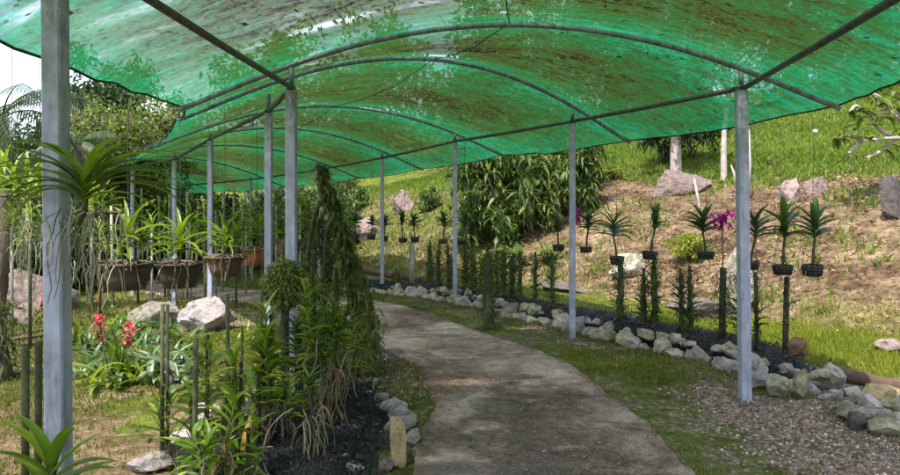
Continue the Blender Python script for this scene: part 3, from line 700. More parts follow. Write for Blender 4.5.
# logs
def log(px0, py0, Y0, px1, py1, Y1, r, lab):
    a = Vector(ray(px0, Y0, py0)); b = Vector(ray(px1, Y1, py1)); a.z = max(a.z, gz(a.x,a.y)+r*.7); b.z = max(min(b.z, gz(b.x,b.y)+r*1.4), gz(b.x,b.y)+r*.6)
    mb = MB(); pts = [a.lerp(b, t/12)+Vector((mn.noise(Vector((t*.7,0,0)))*.02, 0, mn.noise(Vector((0,t*.7,0)))*.015)) for t in range(13)]
    tube(mb, pts, [r*(1+.12*mn.noise(Vector((t,3,1)))) for t in range(13)], 12); tag(mb.build('log', M['wood_log']), lab, 'log')
log(822, 380, 5.62, 935, 408, 4.95, .062, 'brown fallen log lying from the right bed end to the picture edge')
log(350, 268, 14.2, 440, 288, 12.2, .07, 'thin dark log on the ground beyond the fourth right post')
for n, (a, b, c, d) in enumerate([(8,338,58,330),(2,345,60,336),(10,352,52,345)]):
    x0, y0, z0 = hit(a, b); x1, y1, z1 = hit(c, d)
    mb = MB(); tube(mb, [(x0,y0,z0+.03+.02*n), (x1,y1,z1+.03)], .022, 7); tag(mb.build('bamboo_cane', M['wood_log']), ['brown cane lying highest of three on the left lawn','brown cane lying in the middle of three on the left lawn','short brown cane lying lowest of three on the left lawn'][n], 'cane')

# ------------------------------------------------------------------ orchids
def fan(mb, base, n, L, W, rnd, h, flat_az=None, el0=.35, droop=1.3, mi=0, n_seg=6):
    """distichous strap leaves up a stem of height h; lower ones arch out, upper ones stand"""
    az0 = flat_az if flat_az is not None else rnd.uniform(-.5,.5)
    for i in range(n):
        t = i/max(1,n-1); side = 0 if i % 2 == 0 else PI
        az = az0+side+rnd.uniform(-.9,.9)
        el = el0+(1.35-el0)*t**1.5+rnd.uniform(-.12,.12)
        p = Vector(base)+Vector((0,0,h*t))
        l = L*(1-.35*abs(t-.45))*rnd.uniform(.8,1.1)
        strap(mb, p, az, el, l, W*rnd.uniform(.85,1.15), droop*(1-.45*t)*rnd.uniform(.7,1.25), n_seg, .3, mi)
def roots(mb, base, n, L, rnd, spread=.06, r=.003):
    for _ in range(n):
        p = Vector(base)+Vector((rnd.gauss(0,spread*.4), rnd.gauss(0,spread*.4), rnd.uniform(-.02,.03)))
        d = Vector((rnd.gauss(0,.6), rnd.gauss(0,.6), -.2)); pts = [p.copy()]; l = L*rnd.uniform(.35,1.1); ns = 7
        for k in range(ns):
            d = (d*.6+Vector((rnd.gauss(0,.35), rnd.gauss(0,.35), -1.0))*.4)
            p = p+d.normalized()*(l/ns); pts.append(p.copy())
        tube(mb, pts, [r*(1-.4*k/ns) for k in range(ns+1)], 4, False)
def bowl(par, r, h, mat, sides=28):
    mb = MB(); prof = [(r*.66,-h),(r*.80,-h*.55),(r*.9,-h*.1),(r*1.0,0),(r*1.05,0),(r*1.05,.012),(r*.97,.012),(r*.93,-.03),(0.001,-.03)]
    vs = []; fs = []
    for (a, z) in prof: vs += [(a*math.cos(2*PI*k/sides), a*math.sin(2*PI*k/sides), z) for k in range(sides)]
    for i in range(len(prof)-1):
        for k in range(sides): fs.append((i*sides+k, i*sides+(k+1)%sides, (i+1)*sides+(k+1)%sides, (i+1)*sides+k))
    fs.append(tuple(range(sides-1,-1,-1))); mb.add(vs, fs); return mb.build('bowl', M[mat], par)
def basket(par, w, h):
    """slatted black basket, open sides"""
    mb = MB()
    for z, s in ((-h,.8),(-h*.66,.87),(-h*.33,.94),(0,1.0)):
        n = 16; vs = []
        for rr in (w*s, w*s-.008):
            for dz in (0, .018): vs += [(rr*math.cos(2*PI*k/n), rr*math.sin(2*PI*k/n), z+dz) for k in range(n)]
        fs = []
        for k in range(n):
            k2 = (k+1)%n; fs += [(k,k2,n+k2,n+k),(2*n+k2,2*n+k,3*n+k,3*n+k2),(n+k,n+k2,3*n+k2,3*n+k),(k2,k,2*n+k,2*n+k2)]
        mb.add(vs, fs)
    for k in range(12):
        a = 2*PI*k/12; tube(mb, [(w*.8*math.cos(a), w*.8*math.sin(a), -h), (w*math.cos(a), w*math.sin(a), .018)], .006, 4)
    tube(mb, [(0,0,-h),(0,0,-h+.012)], w*.8, 14)
    tube(mb, [(0,0,-h+.013),(0,0,-h*.25)], w*.72, 12)
    return mb.build('basket', M['black_basket'], par)
def net_z(x, y):
    best = None
    for v in net_pts:
        pass
netv = np.array([tuple(v) for v in vs_net]) if 'vs_net' in globals() else np.array([v.co[:] for v in net.data.vertices])
def roof_z(x, y):
    d = np.hypot(netv[:,0]-x, netv[:,1]-y); j = d.argmin(); return float(netv[j,2]) if d[j] < .5 else 2.2
def hangers(par, r, loc, extra=0):
    top = roof_z(loc[0], loc[1])-loc[2]-.02; mb = MB()
    ap = min(.42, top*.5)
    for k in range(3):
        a = 2*PI*k/3+.4; tube(mb, [(r*math.cos(a), r*math.sin(a), 0), (0,0,ap)], .0024, 3, False)
    tube(mb, [(0,0,ap),(0,0,top)], .0026, 3, False); return mb.build('hanger_wire', M['wire'], par)
RG = 'orchids in black baskets along the right bed'
def basket_orchid(loc, lab, seed, hgt, L, n=11, az=None, flower=None, r=.10, mat='orchid_leaf_dark', bare=.45, nroots=8):
    t = thing('potted_orchid', lab, 'orchid', loc, RG); rnd = random.Random(seed)
    t.rotation_euler = (rnd.uniform(-.05,.05), rnd.uniform(-.05,.05), rnd.uniform(-.3,.3))
    basket(t, r, rnd.uniform(.055,.085)); hangers(t, r, loc)
    mb = MB(); sh = hgt*bare; sw = rnd.uniform(-.05,.05); tube(mb, [(0,0,-.05),(sw*.4,0,sh*.5),(sw,0,sh),(sw,0,hgt*.72)], [.013,.012,.011,.008], 6); mb.build('stem', M['green_stake'], t)
    mb = MB(); fan(mb, (sw,0,sh), n+4, L*1.12, .066, rnd, hgt*.24, az, rnd.uniform(.35,.65), rnd.uniform(.8,1.2)); 
    if rnd.random() < .6: fan(mb, (.03,.01,.02), 4, L*.55, .02, rnd, .05, az, .7, 1.0)
    mb.build('foliage', M[mat], t)
    mb = MB(); roots(mb, (0,0,0), nroots, .22, rnd, .12); mb.build('aerial_roots', M['root'], t)
    if flower: spray(t, (-.06, 0, sh*.85), (-.13, -.01, hgt*.62), seed, flower)
    return t
def spray(par, a, b, seed, mat, s=.12):
    rnd = random.Random(seed); mb = MB(); a = Vector(a); b = Vector(b)
    tube(mb, [a, a.lerp(b,.5)+Vector((0,0,.03)), b], .003, 4); mb.build('flower_stalk', M['green_stake'], par)
    mb = MB()
    for k in range(20):
        c = b+Vector((rnd.gauss(0,s*.36), rnd.gauss(0,s*.3), rnd.gauss(0,s*.28))); ax = rnd.uniform(0,2*PI)
        for j in range(5):
            an = 2*PI*j/5+ax; strap(mb, c, rnd.uniform(-.4,.4)+(0 if math.cos(an)>0 else PI), math.asin(max(-1,min(1,math.sin(an)*.95))), s*.34, s*.34, .1, 3, .1, taper=4)
    mb.build('blossoms', M[mat], par)
BL = [tuple(p) for p in RBED]
pots = [ # px, py(pot rim), plant top py, leaf len, name
 (812.5,267,198,.24,'potted orchid at the near end of the basket row, leaves held upright',None,None),
 (782.5,267,197,.30,'large bushy potted orchid second from the near end, with basal leaves',None,None),
 (750,263,203,.27,'potted orchid partly behind the nearest right post, leaves leaning right',None,None),
 (706,253,205,.27,'spreading potted orchid beside the magenta flowers left of the nearest right post',None,None),
 (650,253,196,.20,'narrow upright potted orchid on tall stakes between the first two right posts',PI*.5,None),
 (617,258,208,.27,'two-tiered spreading potted orchid in a square-looking basket right of the second post',None,None),
 (586,248,205,.20,'potted orchid just right of the second right post with magenta bloom beside it',None,'magenta'),
 (558.5,246,214,.17,'small potted orchid just left of the second right post',None,None),
 (462,241,206,.22,'potted orchid just right of the third right post',None,None),
 (443,240,210,.24,'spreading potted orchid just left of the third right post',None,None),
 (415,238,211,.22,'potted orchid leaning right above the short white pole',None,None),
 (403,239,207,.18,'slim upright potted orchid left of the short white pole',PI*.5,None),
 (384,237,212,.20,'potted orchid right beside the fourth right post',None,None),
 (371.5,235,213,.2,'potted orchid second from the far end, left of the fourth right post',None,None),
 (356,234,211,.2,'potted orchid at the far end of the basket row',None,None)]
for n, (px, py, pt, L, lab, az, fl) in enumerate(pots):
    x, y = on_line(px, BL)
    z = EYE+(HZ-py)/F*y; h = (py-pt)/F*y*1.0
    basket_orchid((x, y, z), lab, 900+n, h*1.08, L*h/.52 if h < .5 else L, n=13 if n == 1 else 11, az=az, flower=fl, r=.084 if n < 6 else .075, bare=.38)
# plant with magenta flowers on a stake at the nearest post (px 725)
def stake_plant(x, y, z0, h, lab, seed, r=.012, n=0, L=.12, W=.02, nroots=0, cover=(.2,1.0), mat='orchid_leaf', stake='green_stake', group='orchids growing on stakes in the right bed', lean=0, moss=0, flat=None, rootL=.4, el0=.6, droop=.9, dbl=False, cat='orchid', name='staked_orchid', thick=0):
    rnd = random.Random(seed); t = thing(name, lab, cat, (x, y, z0), group)
    mb = MB(); ln = rnd.uniform(-.02,.02)+lean
    tube(mb, [(0,0,-.15),(ln*.5,0,h*.5),(ln,0,h)], [r*1.05,r,r*.9], 8); mb.build('stake', M[stake], t)
    if thick:
        mb = MB(); k = 14
        tube(mb, [(ln*q/k+rnd.gauss(0,.006), rnd.gauss(0,.006), h*.92*q/k-.02) for q in range(k+1)], [thick*(1+.3*mn.noise(Vector((q*.8, seed, 0))))*(1-.3*q/k) for q in range(k+1)], 9); mb.build('moss_column', M['moss_dark'], t)
    if n:
        mb = MB(); az0 = flat if flat is not None else rnd.uniform(0,PI)
        for i in range(n):
            q = (i+.5)/n; zz = h*min(cover[1],max(.02,(cover[0]+(cover[1]-cover[0])*q)+rnd.gauss(0,.05))); az = az0+(PI if i%2 else 0)+rnd.gauss(0,.9)
            strap(mb, (ln*zz/h, rnd.uniform(-.01,.01), zz), az, el0+.6*q*q+rnd.gauss(0,.12), L*rnd.uniform(.35,1.25)*(1 if q<.85 else .8), W*rnd.uniform(.8,1.2), droop*rnd.uniform(.3,1.6), 5, .3)
        mb.build('foliage', M[mat], t)
    if moss:
        P = np.stack([rng.normal(0,r*1.1+thick*.7,moss)+ln*.5, rng.normal(0,r*1.3+thick*.8,moss), rng.uniform(.0,h*.97,moss)],1)
        leafcloud('moss', P, .032, .014, M['moss_dark'], t, droop=.6)
    if nroots:
        mb = MB()
        for q in range(nroots): roots(mb, (ln*.5,0,h*rnd.uniform(.3,.85)), 1, rootL, rnd, .05)
        mb.build('aerial_roots', M['root'], t)
    return t
x, y = on_line(722, BL); z0 = bedz(x, y, rbv)
t = stake_plant(x, y, z0, EYE+(HZ-268)/F*y-z0, 'dark mossy stake with magenta orchid blooms and a yellow leaf left of nearest right post', 77, .035, 26, .13, .02, 8, stake='dark_stake', moss=500, thick=.03, mat='orchid_leaf_dark', rootL=.5)
hh = EYE+(HZ-222)/F*y-z0
mb = MB(); tube(mb, [(0,0,.5),(.01,0,hh*.7),(0,0,hh)], .007, 5); mb.build('stem', M['green_stake'], t)
spray(t, (0,0,hh-.15), (.01,-.02,hh+.02), 5, 'magenta', .15)
mb = MB(); rnd = random.Random(2)
for k in range(4): strap(mb, (-.02,-.03,hh-.42+.03*k), PI+.3*k, .1, .13, .035, .6, 4)
mb.build('yellow_leaf', M['yellow'], t)
stk = [ # px, top y, description, leaf n, moss, thick
 (785,277,'bare brown stake under the large bushy basket orchid',6,60,0,'dark_stake'),
 (757,272,'dark stake with leafy sprout right behind the nearest right post',12,150,.0,'dark_stake'),
 (741,272,'mossy stake half hidden by the nearest right post',14,150,.01,'dark_stake'),
 (691,266,'leafy pale green stake beside its twin, left of the magenta blooms',22,200,.012,'dark_stake'),
 (682,268,'leafy stake, left one of the pair left of the magenta blooms',20,200,.012,'dark_stake'),
 (655,255,'tall mossy stake under the narrow upright basket orchid',24,350,.02,'dark_stake'),
 (643,268,'shorter mossy stake just left of the tall one between first two posts',18,250,.014,'dark_stake'),
 (620,258,'thick dark mossy stake under the two-tiered basket orchid',20,350,.022,'dark_stake'),
 (553,253,'leafy-footed dark stake just left of the second right post',16,200,.012,'dark_stake'),
 (535,252,'tall thin leafy stake, second left of the second right post',14,220,.014,'dark_stake'),
 (520,251,'dark stake, right one of a close pair midway between two posts',12,220,.014,'dark_stake'),
 (513,254,'greener stake, left one of a close pair midway between two posts',16,220,.010,'dark_stake'),
 (503,249,'mossy stake, right one of the pair behind the front mossy pillar',10,250,.015,'dark_stake'),
 (497,250,'mossy stake, left one of the pair behind the front mossy pillar',12,250,.015,'dark_stake'),
 (474,246,'leafy mossy stake second right of the third right post',26,300,.02,'dark_stake'),
 (466,246,'leafy mossy stake just right of the third right post',24,300,.02,'dark_stake'),
 (449,244,'mossy stake just left of the third right post',12,250,.016,'dark_stake'),
 (438,243,'thick leafy stake second left of the third right post',18,300,.022,'dark_stake'),
 (430,241,'thick dark mossy stake third left of the third right post',8,350,.028,'dark_stake')]
for n, (px, pt, lab, nl, ms, th, st) in enumerate(stk):
    x, y = on_line(px, BL, rk.uniform(-.12,.12)); z0 = bedz(x, y, rbv)
    stake_plant(x, y, z0, EYE+(HZ-pt)/F*y-z0, lab, 600+n, .018 if n else .026, int(nl*1.25), .19, .042, 2 if nl > 15 else 0, cover=(.05,rk.uniform(.5,.9)), moss=ms*2, thick=th*1.5+(.01 if ms else 0), stake=st, mat=rk.choice(['orchid_leaf','orchid_leaf_dark']))
# extra fill of low leafy stakes in the far right bed
for n in range(7):
    px = 455+n*9+rk.uniform(-3,3); x, y = on_line(px, BL, rk.uniform(-.1,.35)); z0 = bedz(x, y, rbv)
    stake_plant(x, y, z0, rk.uniform(.35,.6), f'low leafy orchid sprout, {ORD[n]} from the third right post towards the second', 640+n, .01, 30, .2, .034, 0, cover=(.1,1), moss=60, mat='orchid_leaf', stake='green_stake')
# front mossy pillar standing at the path edge px 488
x, y, z = hit(489, 329)
stake_plant(x, y, z, EYE+(HZ-249)/F*y-z, 'dark mossy leaf-clad pillar standing at the path edge before the right bed', 700, .02, 70, .17, .034, 3, cover=(.03,1.0), mat='orchid_leaf_dark', stake='dark_stake', moss=1300, thick=.075, droop=1.6, group=None, name='mossy_pillar')
# short pale pole and cactus-like stump at px 412 and 397
x, y = on_line(412, BL, .3); mb = MB(); tube(mb, [(x,y,gz(x,y)-.1),(x,y,EYE+(HZ-242)/F*y)], .045, 12); tag(mb.build('pole', M['pale_pole']), 'short thick white pole among the far basket orchids', 'pole')
x, y = on_line(397, BL, 0); z0 = gz(x,y)
stake_plant(x, y, z0, .38, 'short conical mossy stump right of the fourth right post', 710, .02, 12, .08, .02, 0, moss=500, thick=.07, group=None, name='mossy_stump', cat='stump')

# left hanging bowls
LG = 'orchids in hanging bowls on the left'
lb_ = [(128,264,4.55,25,'dark_bowl','dark bowl orchid hanging nearest, right of the nearest left post',1.05,.32),
       (180,264,5.05,23,'dark_bowl','dark flared bowl orchid hanging second nearest with spidery leaves',.9,.30),
       (225,257,6.3,19,'brown_bowl','brown bowl orchid hanging third, trailing a pale curved root',.9,.30),
       (257,249,7.0,15.5,'terracotta','terracotta bowl orchid hanging fourth from the near end',.95,.30),
       (289,241,7.9,14,'brown_bowl','rusty brown bowl orchid hanging farthest, by the doubled left posts',1.0,.30)]
for n, (px, py, Y, hw, mt, lab, k, L) in enumerate(lb_):
    loc = ray(px, Y, py); r = hw/F*Y; t = thing('hanging_orchid', lab, 'orchid', loc, LG); rnd = random.Random(50+n)
    bowl(t, r, r*1.0, mt); hangers(t, r, loc)
    mb = MB(); tube(mb, [(0,0,-.035),(0,0,-.01)], r*.9, 20)
    for q in range(16):
        a = rnd.uniform(0,2*PI); b_ = rnd.uniform(0,2*PI); tube(mb, [(r*.9*math.cos(a), r*.9*math.sin(a), .0+rnd.uniform(0,.02)), (rnd.gauss(0,.03), rnd.gauss(0,.03), .03), (r*1.15*math.cos(b_), r*1.15*math.sin(b_), rnd.uniform(-.03,.03))], .005, 4, False)
    mb.build('potting_medium', M['bowl_medium'], t)
    mb = MB(); tube(mb, [(0,0,-.02),(.01,0,.12),(0,0,.24)], .012, 6)
    tube(mb, [(.06,.03,-.02),(.08,.03,.2)], .008, 6); mb.build('stem', M['green_stake'], t)
    mb = MB(); fan(mb, (0,0,.10*k), 15, L*1.2, .040, rnd, .12, rnd.uniform(-.4,.4), .3, 1.5)
    fan(mb, (.09,.04,.08), 9, L*.9, .032, rnd, .10, rnd.uniform(-1,1), .4, 1.3); fan(mb, (-.09,.05,.04), 7, L*.8, .030, rnd, .08, rnd.uniform(-1,1), .5, 1.2)
    mb.build('foliage', M['orchid_leaf'], t)
    mb = MB(); roots(mb, (0,-r*.8,.02), 10, .30, rnd, r*1.3, .0042); mb.build('aerial_roots', M['root'], t)

# foreground epiphyte on the nearest left post
x, y, z = ray(84, 2.02, 212)
t = thing('epiphytic_orchid', 'big arching orchid tied to the nearest left post with trailing roots', 'orchid', (x, y, z)); rnd = random.Random(3)
mb = MB(); tube(mb, [(-.04,.05,-.03),(0,0,.0),(.005,0,.05)], .009, 7); mb.build('stem', M['green_stake'], t)
mb = MB()
for i in range(24):
    q = i/23; side = 0 if i%2 else PI; az = side+rnd.uniform(-.45,.45)-.1; el = .55+.5*q+rnd.uniform(-.12,.12)
    strap(mb, (0,0,.03+.07*q), az, el, rnd.uniform(.33,.40)*(1-.25*q*q), .030, rnd.uniform(1.5,1.9)*(1-.25*q), 10, .22)
mb.build('foliage', M['orchid_leaf'], t)
mb = MB(); roots(mb, (-.01,-.01,0), 14, .34, rnd, .11, .0026); roots(mb, (.05,.0,-.02), 8, .36, rnd, .08, .0024); roots(mb, (-.05,-.03,-.02), 6, .26, rnd, .05, .0024); mb.build('aerial_roots', M['root'], t)
# trailing epiphytes left of the post, hung from the net edge
for n, (px, py, Y, lab) in enumerate([(12,196,2.9,'leafy hanging orchid at the left picture edge with long white roots'),(40,200,3.1,'leafy hanging orchid just left of the nearest left post with trailing roots'),(-12,188,3.0,'hanging orchid half out of the picture on the left edge'),(104,214,3.6,'leafy hanging orchid clump seen right behind the nearest left post')]):
    loc = ray(px, Y, py); t = thing('epiphytic_orchid', lab, 'orchid', loc, 'hanging orchids left of the nearest left post'); rnd = random.Random(70+n)
    mb = MB(); tube(mb, [(-.1,0,0),(.1,.02,.01)], .008, 6); mb.build('mounting_stick', M['bark_dark'], t)
    mb = MB()
    for k in range(3): fan(mb, (rnd.uniform(-.1,.1), rnd.uniform(-.05,.05), 0), 9, .16, .02, rnd, .09, rnd.uniform(0,3), .4, 1.3)
    mb.build('foliage', M['orchid_leaf_light'], t)
    mb = MB(); roots(mb, (-.08,0,0), 5, .42, rnd, .06, .0024); roots(mb, (.07,0,0), 6, .42, rnd, .06, .0024); mb.build('aerial_roots', M['root'], t)
    mb = MB(); tp = 2.25-loc[2]; tube(mb, [(0,0,0),(0,0,max(.2,tp))], .0015, 3, False); mb.build('hanger_wire', M['wire'], t)

# foreground stakes and orchids in the left bed
FG = 'orchids in the left bed'
def ls(px, top, Y, lab, seed, **kw):
    x, y = ray(px, Y); z0 = bedz(x, y, lbv); h = EYE+(HZ-top)/F*Y-z0
    return stake_plant(x, y, z0, h, lab, seed, group=kw.pop('group', FG), **kw)
def leafy(px, top, Y, lab, seed, n=26, L=.2, W=.028, mat='orchid_leaf', nr=10, az=None, stake_top=None, cover=(.35,1), rootL=.45, el0=.5, droop=1.1, clumps=3):
    """clump of several leafy stems on one stake"""
    x, y = ray(px, Y); z0 = bedz(x, y, lbv); h = EYE+(HZ-top)/F*Y-z0; rnd = random.Random(seed)
    t = thing('staked_orchid', lab, 'orchid', (x, y, z0), FG)
    mb = MB(); sh = h*.9 if stake_top is None else EYE+(HZ-stake_top)/F*Y-z0
    tube(mb, [(0,.02,-.15),(0,.02,sh)], .010, 8); mb.build('stake', M['dark_stake'], t)
    fo = MB(); st = MB()
    for c in range(clumps):
        ox, oy = (0,0) if c == 0 else (rnd.gauss(0,.055), rnd.gauss(0,.05)); hc = h*(1 if c == 0 else rnd.uniform(.62,.95)); lx = rnd.gauss(0,.03)
        tube(st, [(ox*.5,oy*.5,-.02),(ox,oy,hc*.5),(ox+lx,oy,hc*.93)], [.009,.008,.006], 6)
        az0 = az if az is not None else rnd.uniform(-.6,.6)
        m = n if c == 0 else int(n*.7)
        for i in range(m):
            q = (i+.5)/m; zz = hc*(cover[0]+(cover[1]-cover[0]-.06)*q); a = az0+(PI if i%2 else 0)+rnd.gauss(0,.6 if az is None else .34)
            strap(fo, (ox+lx*zz/hc, oy, zz), a, el0+.75*q**2+rnd.gauss(0,.25), L*rnd.uniform(.5,1.25)*(1-.25*q), W*1.3*rnd.uniform(.85,1.15), droop*rnd.uniform(.6,1.3)*(1-.3*q), 6, .28)
    st.build('stem', M['green_stake'], t); fo.build('foliage', M[mat], t)
    dl = MB()
    for q in range(9): strap(dl, (rnd.gauss(0,.03), rnd.gauss(0,.03), h*rnd.uniform(.12,.6)), rnd.uniform(0,2*PI), rnd.uniform(-.9,.4), L*rnd.uniform(.4,.9), W*.8, rnd.uniform(.8,2.4), 6, .5, 0, rnd.uniform(-1.5,1.5))
    dl.build('dead_leaves', M['dry_leaf'], t)
    if nr:
        mb = MB()
        for q in range(nr): roots(mb, (rnd.gauss(0,.04), rnd.gauss(0,.04), h*rnd.uniform(.25,.6)), 1, rootL, rnd, .05, .0036)
        mb.build('aerial_roots', M['root'], t)
    return t
leafy(206, 332, 3.25, 'large orchid with broad ladder-like leaves in front of the big pale boulder', 801, 26, .17, .036, 'orchid_leaf_light', 6, az=.1, cover=(.1,1), clumps=2, el0=.3, droop=.9, stake_top=336)
leafy(240, 350, 3.35, 'bushy orchid with one yellow leaf right of the ladder-leaved orchid', 802, 22, .17, .030, 'orchid_leaf_light', 9, cover=(.1,1), clumps=4)
leafy(166, 388, 3.7, 'short fan-shaped orchid at the tall left stake', 803, 12, .22, .028, 'orchid_leaf_light', 3, az=.1, cover=(.3,1), clumps=2, stake_top=305, el0=.6, droop=.7)
leafy(270, 303, 4.15, 'dense tall bright green orchid left in the left bed clump', 804, 30, .21, .028, 'orchid_leaf_light', 8, cover=(.45,1), clumps=5)
leafy(314, 273, 4.35, 'tallest orchid with light green upright leaves in the left bed clump', 805, 34, .17, .028, 'orchid_leaf_light', 8, cover=(.4,1), clumps=4)
leafy(334, 303, 4.3, 'star-leaved orchid with thick pale roots, rightmost of the left bed clump', 806, 24, .22, .028, 'orchid_leaf', 22, cover=(.62,1), clumps=3, rootL=.6)
leafy(298, 318, 4.6, 'darker orchid between the two tallest orchids of the left bed', 807, 26, .19, .028, 'orchid_leaf_dark', 8, cover=(.3,1), clumps=4)
leafy(312, 372, 3.75, 'low orchid with a skirt of white roots in the middle of the left bed', 808, 14, .15, .022, 'orchid_leaf', 34, cover=(.6,1), clumps=2, rootL=.42)
leafy(284, 375, 4.0, 'low leafy orchid at the foot of the dense bright green one', 809, 18, .17, .024, 'orchid_leaf_light', 16, cover=(.5,1), clumps=3)
leafy(258, 365, 3.9, 'spreading orchid left of the low leafy one in the left bed', 810, 12, .19, .026, 'orchid_leaf_light', 12, cover=(.4,1), clumps=3)
leafy(222, 392, 3.0, 'pale green orchid low beside the bottom edge of the picture', 811, 22, .17, .030, 'orchid_leaf_light', 12, cover=(.15,1), clumps=3)
leafy(247, 420, 3.05, 'yellowing low orchid with exposed roots near the picture bottom', 812, 12, .15, .028, 'orchid_leaf_light', 16, cover=(.3,1), clumps=2)
leafy(344, 335, 4.75, 'thin-leaved orchid in front of the mossy trunk base', 813, 20, .16, .02, 'orchid_leaf', 10, cover=(.3,1), clumps=3)
leafy(320, 330, 4.85, 'dim leafy orchid behind the star-leaved orchid', 814, 24, .17, .024, 'orchid_leaf_dark', 8, cover=(.2,1), clumps=4)
leafy(352, 308, 5.1, 'slender green orchid leaning on the mossy trunk', 815, 22, .15, .02, 'orchid_leaf', 8, cover=(.3,1), clumps=3)
# yellow leaf
x, y, z = ray(243, 3.2, 430); mb = MB(); strap(mb, (0,0,-.1), 1.4, 1.2, .2, .03, .4, 6); o = mb.build('yellow_leaf', M['yellow'], None); o.location = (x, y, z)
par = [q for q in C.objects if q.get('label','').startswith('bushy orchid with one yellow')][0]
o.parent = par; o.location = (x-par.location.x, y-par.location.y, z-par.location.z)
SG = 'bare stakes in the left bed'
for n, (px, tp, Y, r, lab) in enumerate([(25,346,1.95,.011,'left one of two green stakes at the bottom left corner'),(37,341,2.0,.011,'right one of two green stakes at the bottom left corner'),
      (194,338,3.2,.013,'thick dark stake left of the ladder-leaved orchid'),(229,294,3.8,.012,'tall brown stake rising before the large pale boulder'),
      (241,326,4.0,.008,'short thin stake just right of the tall brown stake'),(260,288,4.3,.007,'thin tall stake left of the mossy ball'),(274,286,4.7,.008,'thin dark stake before the mossy ball'),
      (162,304,3.72,.012,'tall lone green stake above the fan-shaped orchid')]):
    x, y = ray(px, Y); z0 = gz(x, y); mb = MB(); h = EYE+(HZ-tp)/F*Y
    ln = rk.uniform(-.012,.012); tube(mb, [(0,0,-.2),(ln*.5,0,h*.5),(ln,0,h-z0)], [r*1.05,r,r], 9); o = mb.build('stake', M['green_stake'], None); o.location = (x, y, z0); tag(o, lab, 'stake', SG)
# bottom-left foreground leaves
x, y, z = ray(52, 1.88, 466); rnd = random.Random(12)
t = thing('staked_orchid', 'large bright strap-leaved orchid in the bottom left corner', 'orchid', (x, y, gz(x,y)))
mb = MB(); tube(mb, [(0,0,-.1),(0,0,z)], .012, 7); mb.build('stem', M['green_stake'], t)
mb = MB()
for i in range(18):
    q = i/17; az = (0 if i%2 else PI)+rnd.uniform(-.6,.6); strap(mb, (0,0,z-.16+.16*q), az, .35+.85*q+rnd.uniform(-.1,.1), rnd.uniform(.18,.25), .040, rnd.uniform(.9,1.4)*(1-.4*q), 8, .28)
mb.build('foliage', M['orchid_leaf_light'], t)

# central mossy trunk with epiphytes
bx, by = ray(368, 5.7); bz = gz(bx, by)
t = thing('mossy_tree', 'dark mossy leaning tree trunk draped with ferns and hanging stems beside the path', 'tree', (bx, by, bz)); rnd = random.Random(9)
def tp(px, py, dy=0): X, Y, Z = ray(px, 5.7+dy, py); return Vector((X-bx, Y-by, Z-bz))
path_ = [tp(371,378), tp(368,350), tp(364,320), tp(359,290), tp(352,262,.02), tp(344,238,.02), tp(336,214,.03), tp(328,190,.02), tp(321,168,0)]
rad = [.11,.10,.09,.075,.045,.038,.036,.036,.03]
def smooth_path(pts, rad, k=5):
    P = []; R = []
    for i in range(len(pts)-1):
        p0 = pts[max(i-1,0)]; p1 = pts[i]; p2 = pts[i+1]; p3 = pts[min(i+2,len(pts)-1)]
        for j in range(k):
            u = j/k; P.append(.5*((2*p1)+(-p0+p2)*u+(2*p0-5*p1+4*p2-p3)*u*u+(-p0+3*p1-3*p2+p3)*u**3)); R.append(rad[i]*(1-u)+rad[i+1]*u)
    P.append(pts[-1]); R.append(rad[-1]); return P, R
P, R = smooth_path(path_, rad, 6)
R = [r*(1+.28*mn.noise(Vector((i*.55,0,4)))) for i, r in enumerate(R)]
mb = MB(); tube(mb, P, R, 18)
mb.v = [tuple(Vector(v)*(1.0)+Vector((mn.noise(Vector(v)*9), mn.noise(Vector(v)*9+Vector((5,0,0))), 0))*.035) for v in mb.v]
mb.build('trunk', M['moss_leaf'], t)
# side stems: hanging cactus-like strands
for k, (a, b, c, r) in enumerate([((330,200),(318,230),(322,262),.022),((334,212),(326,240),(332,282),.024),((338,222),(345,262),(350,300),.022),((326,190),(312,225),(308,270),.016),((345,245),(354,275),(357,310),.022),((340,235),(330,270),(318,300),.018),((355,290),(344,320),(340,350),.02),((333,215),(345,240),(341,285),.018)]):
    mb = MB(); pp, rr = smooth_path([tp(*a,-.05*(k%3)), tp(*b,-.08*(k%2)), tp(*c,-.06*(k%3))], [r*.9,r,r*.6], 7)
    rr = [q*(1+.35*math.sin(i*1.7+k)) for i, q in enumerate(rr)]; tube(mb, pp, rr, 8)
    mb.v = [tuple(Vector(v)+Vector((mn.noise(Vector(v)*22), mn.noise(Vector(v)*22+Vector((5,0,0))), 0))*.03) for v in mb.v]
    for z_ in range(26):
        w_ = rnd.randrange(len(pp)); strap(mb, pp[w_], rnd.uniform(0,2*PI), rnd.uniform(-1.2,.5), rnd.uniform(.05,.13), .028, rnd.uniform(.3,1.4), 4, .2)
    mb.build('hanging_stem', M['moss_dark' if k % 2 else 'moss_leaf'], t)
pts = []
for i in range(2600):
    j = rnd.randrange(len(P)); a = rnd.uniform(0,2*PI); q = P[j]; rr = R[j]*rnd.uniform(.85,1.3); pts.append((q.x+rr*math.cos(a), q.y+rr*math.sin(a), q.z+rnd.uniform(-.04,.04)))
leafcloud('moss', np.array(pts), .05, .016, M['moss_leaf'], t, droop=.9)
pts = []
for i in range(260):
    j = rnd.randrange(10, len(P)); q = P[j]; rr = R[j]*rnd.uniform(.9,2.0); a = rnd.uniform(0,2*PI); pts.append((q.x+rr*math.cos(a), q.y+rr*math.sin(a), q.z+rnd.uniform(-.1,.05)))
leafcloud('leaves', np.array(pts), .09, .028, M['orchid_leaf'], t, droop=.9)
mb = MB()
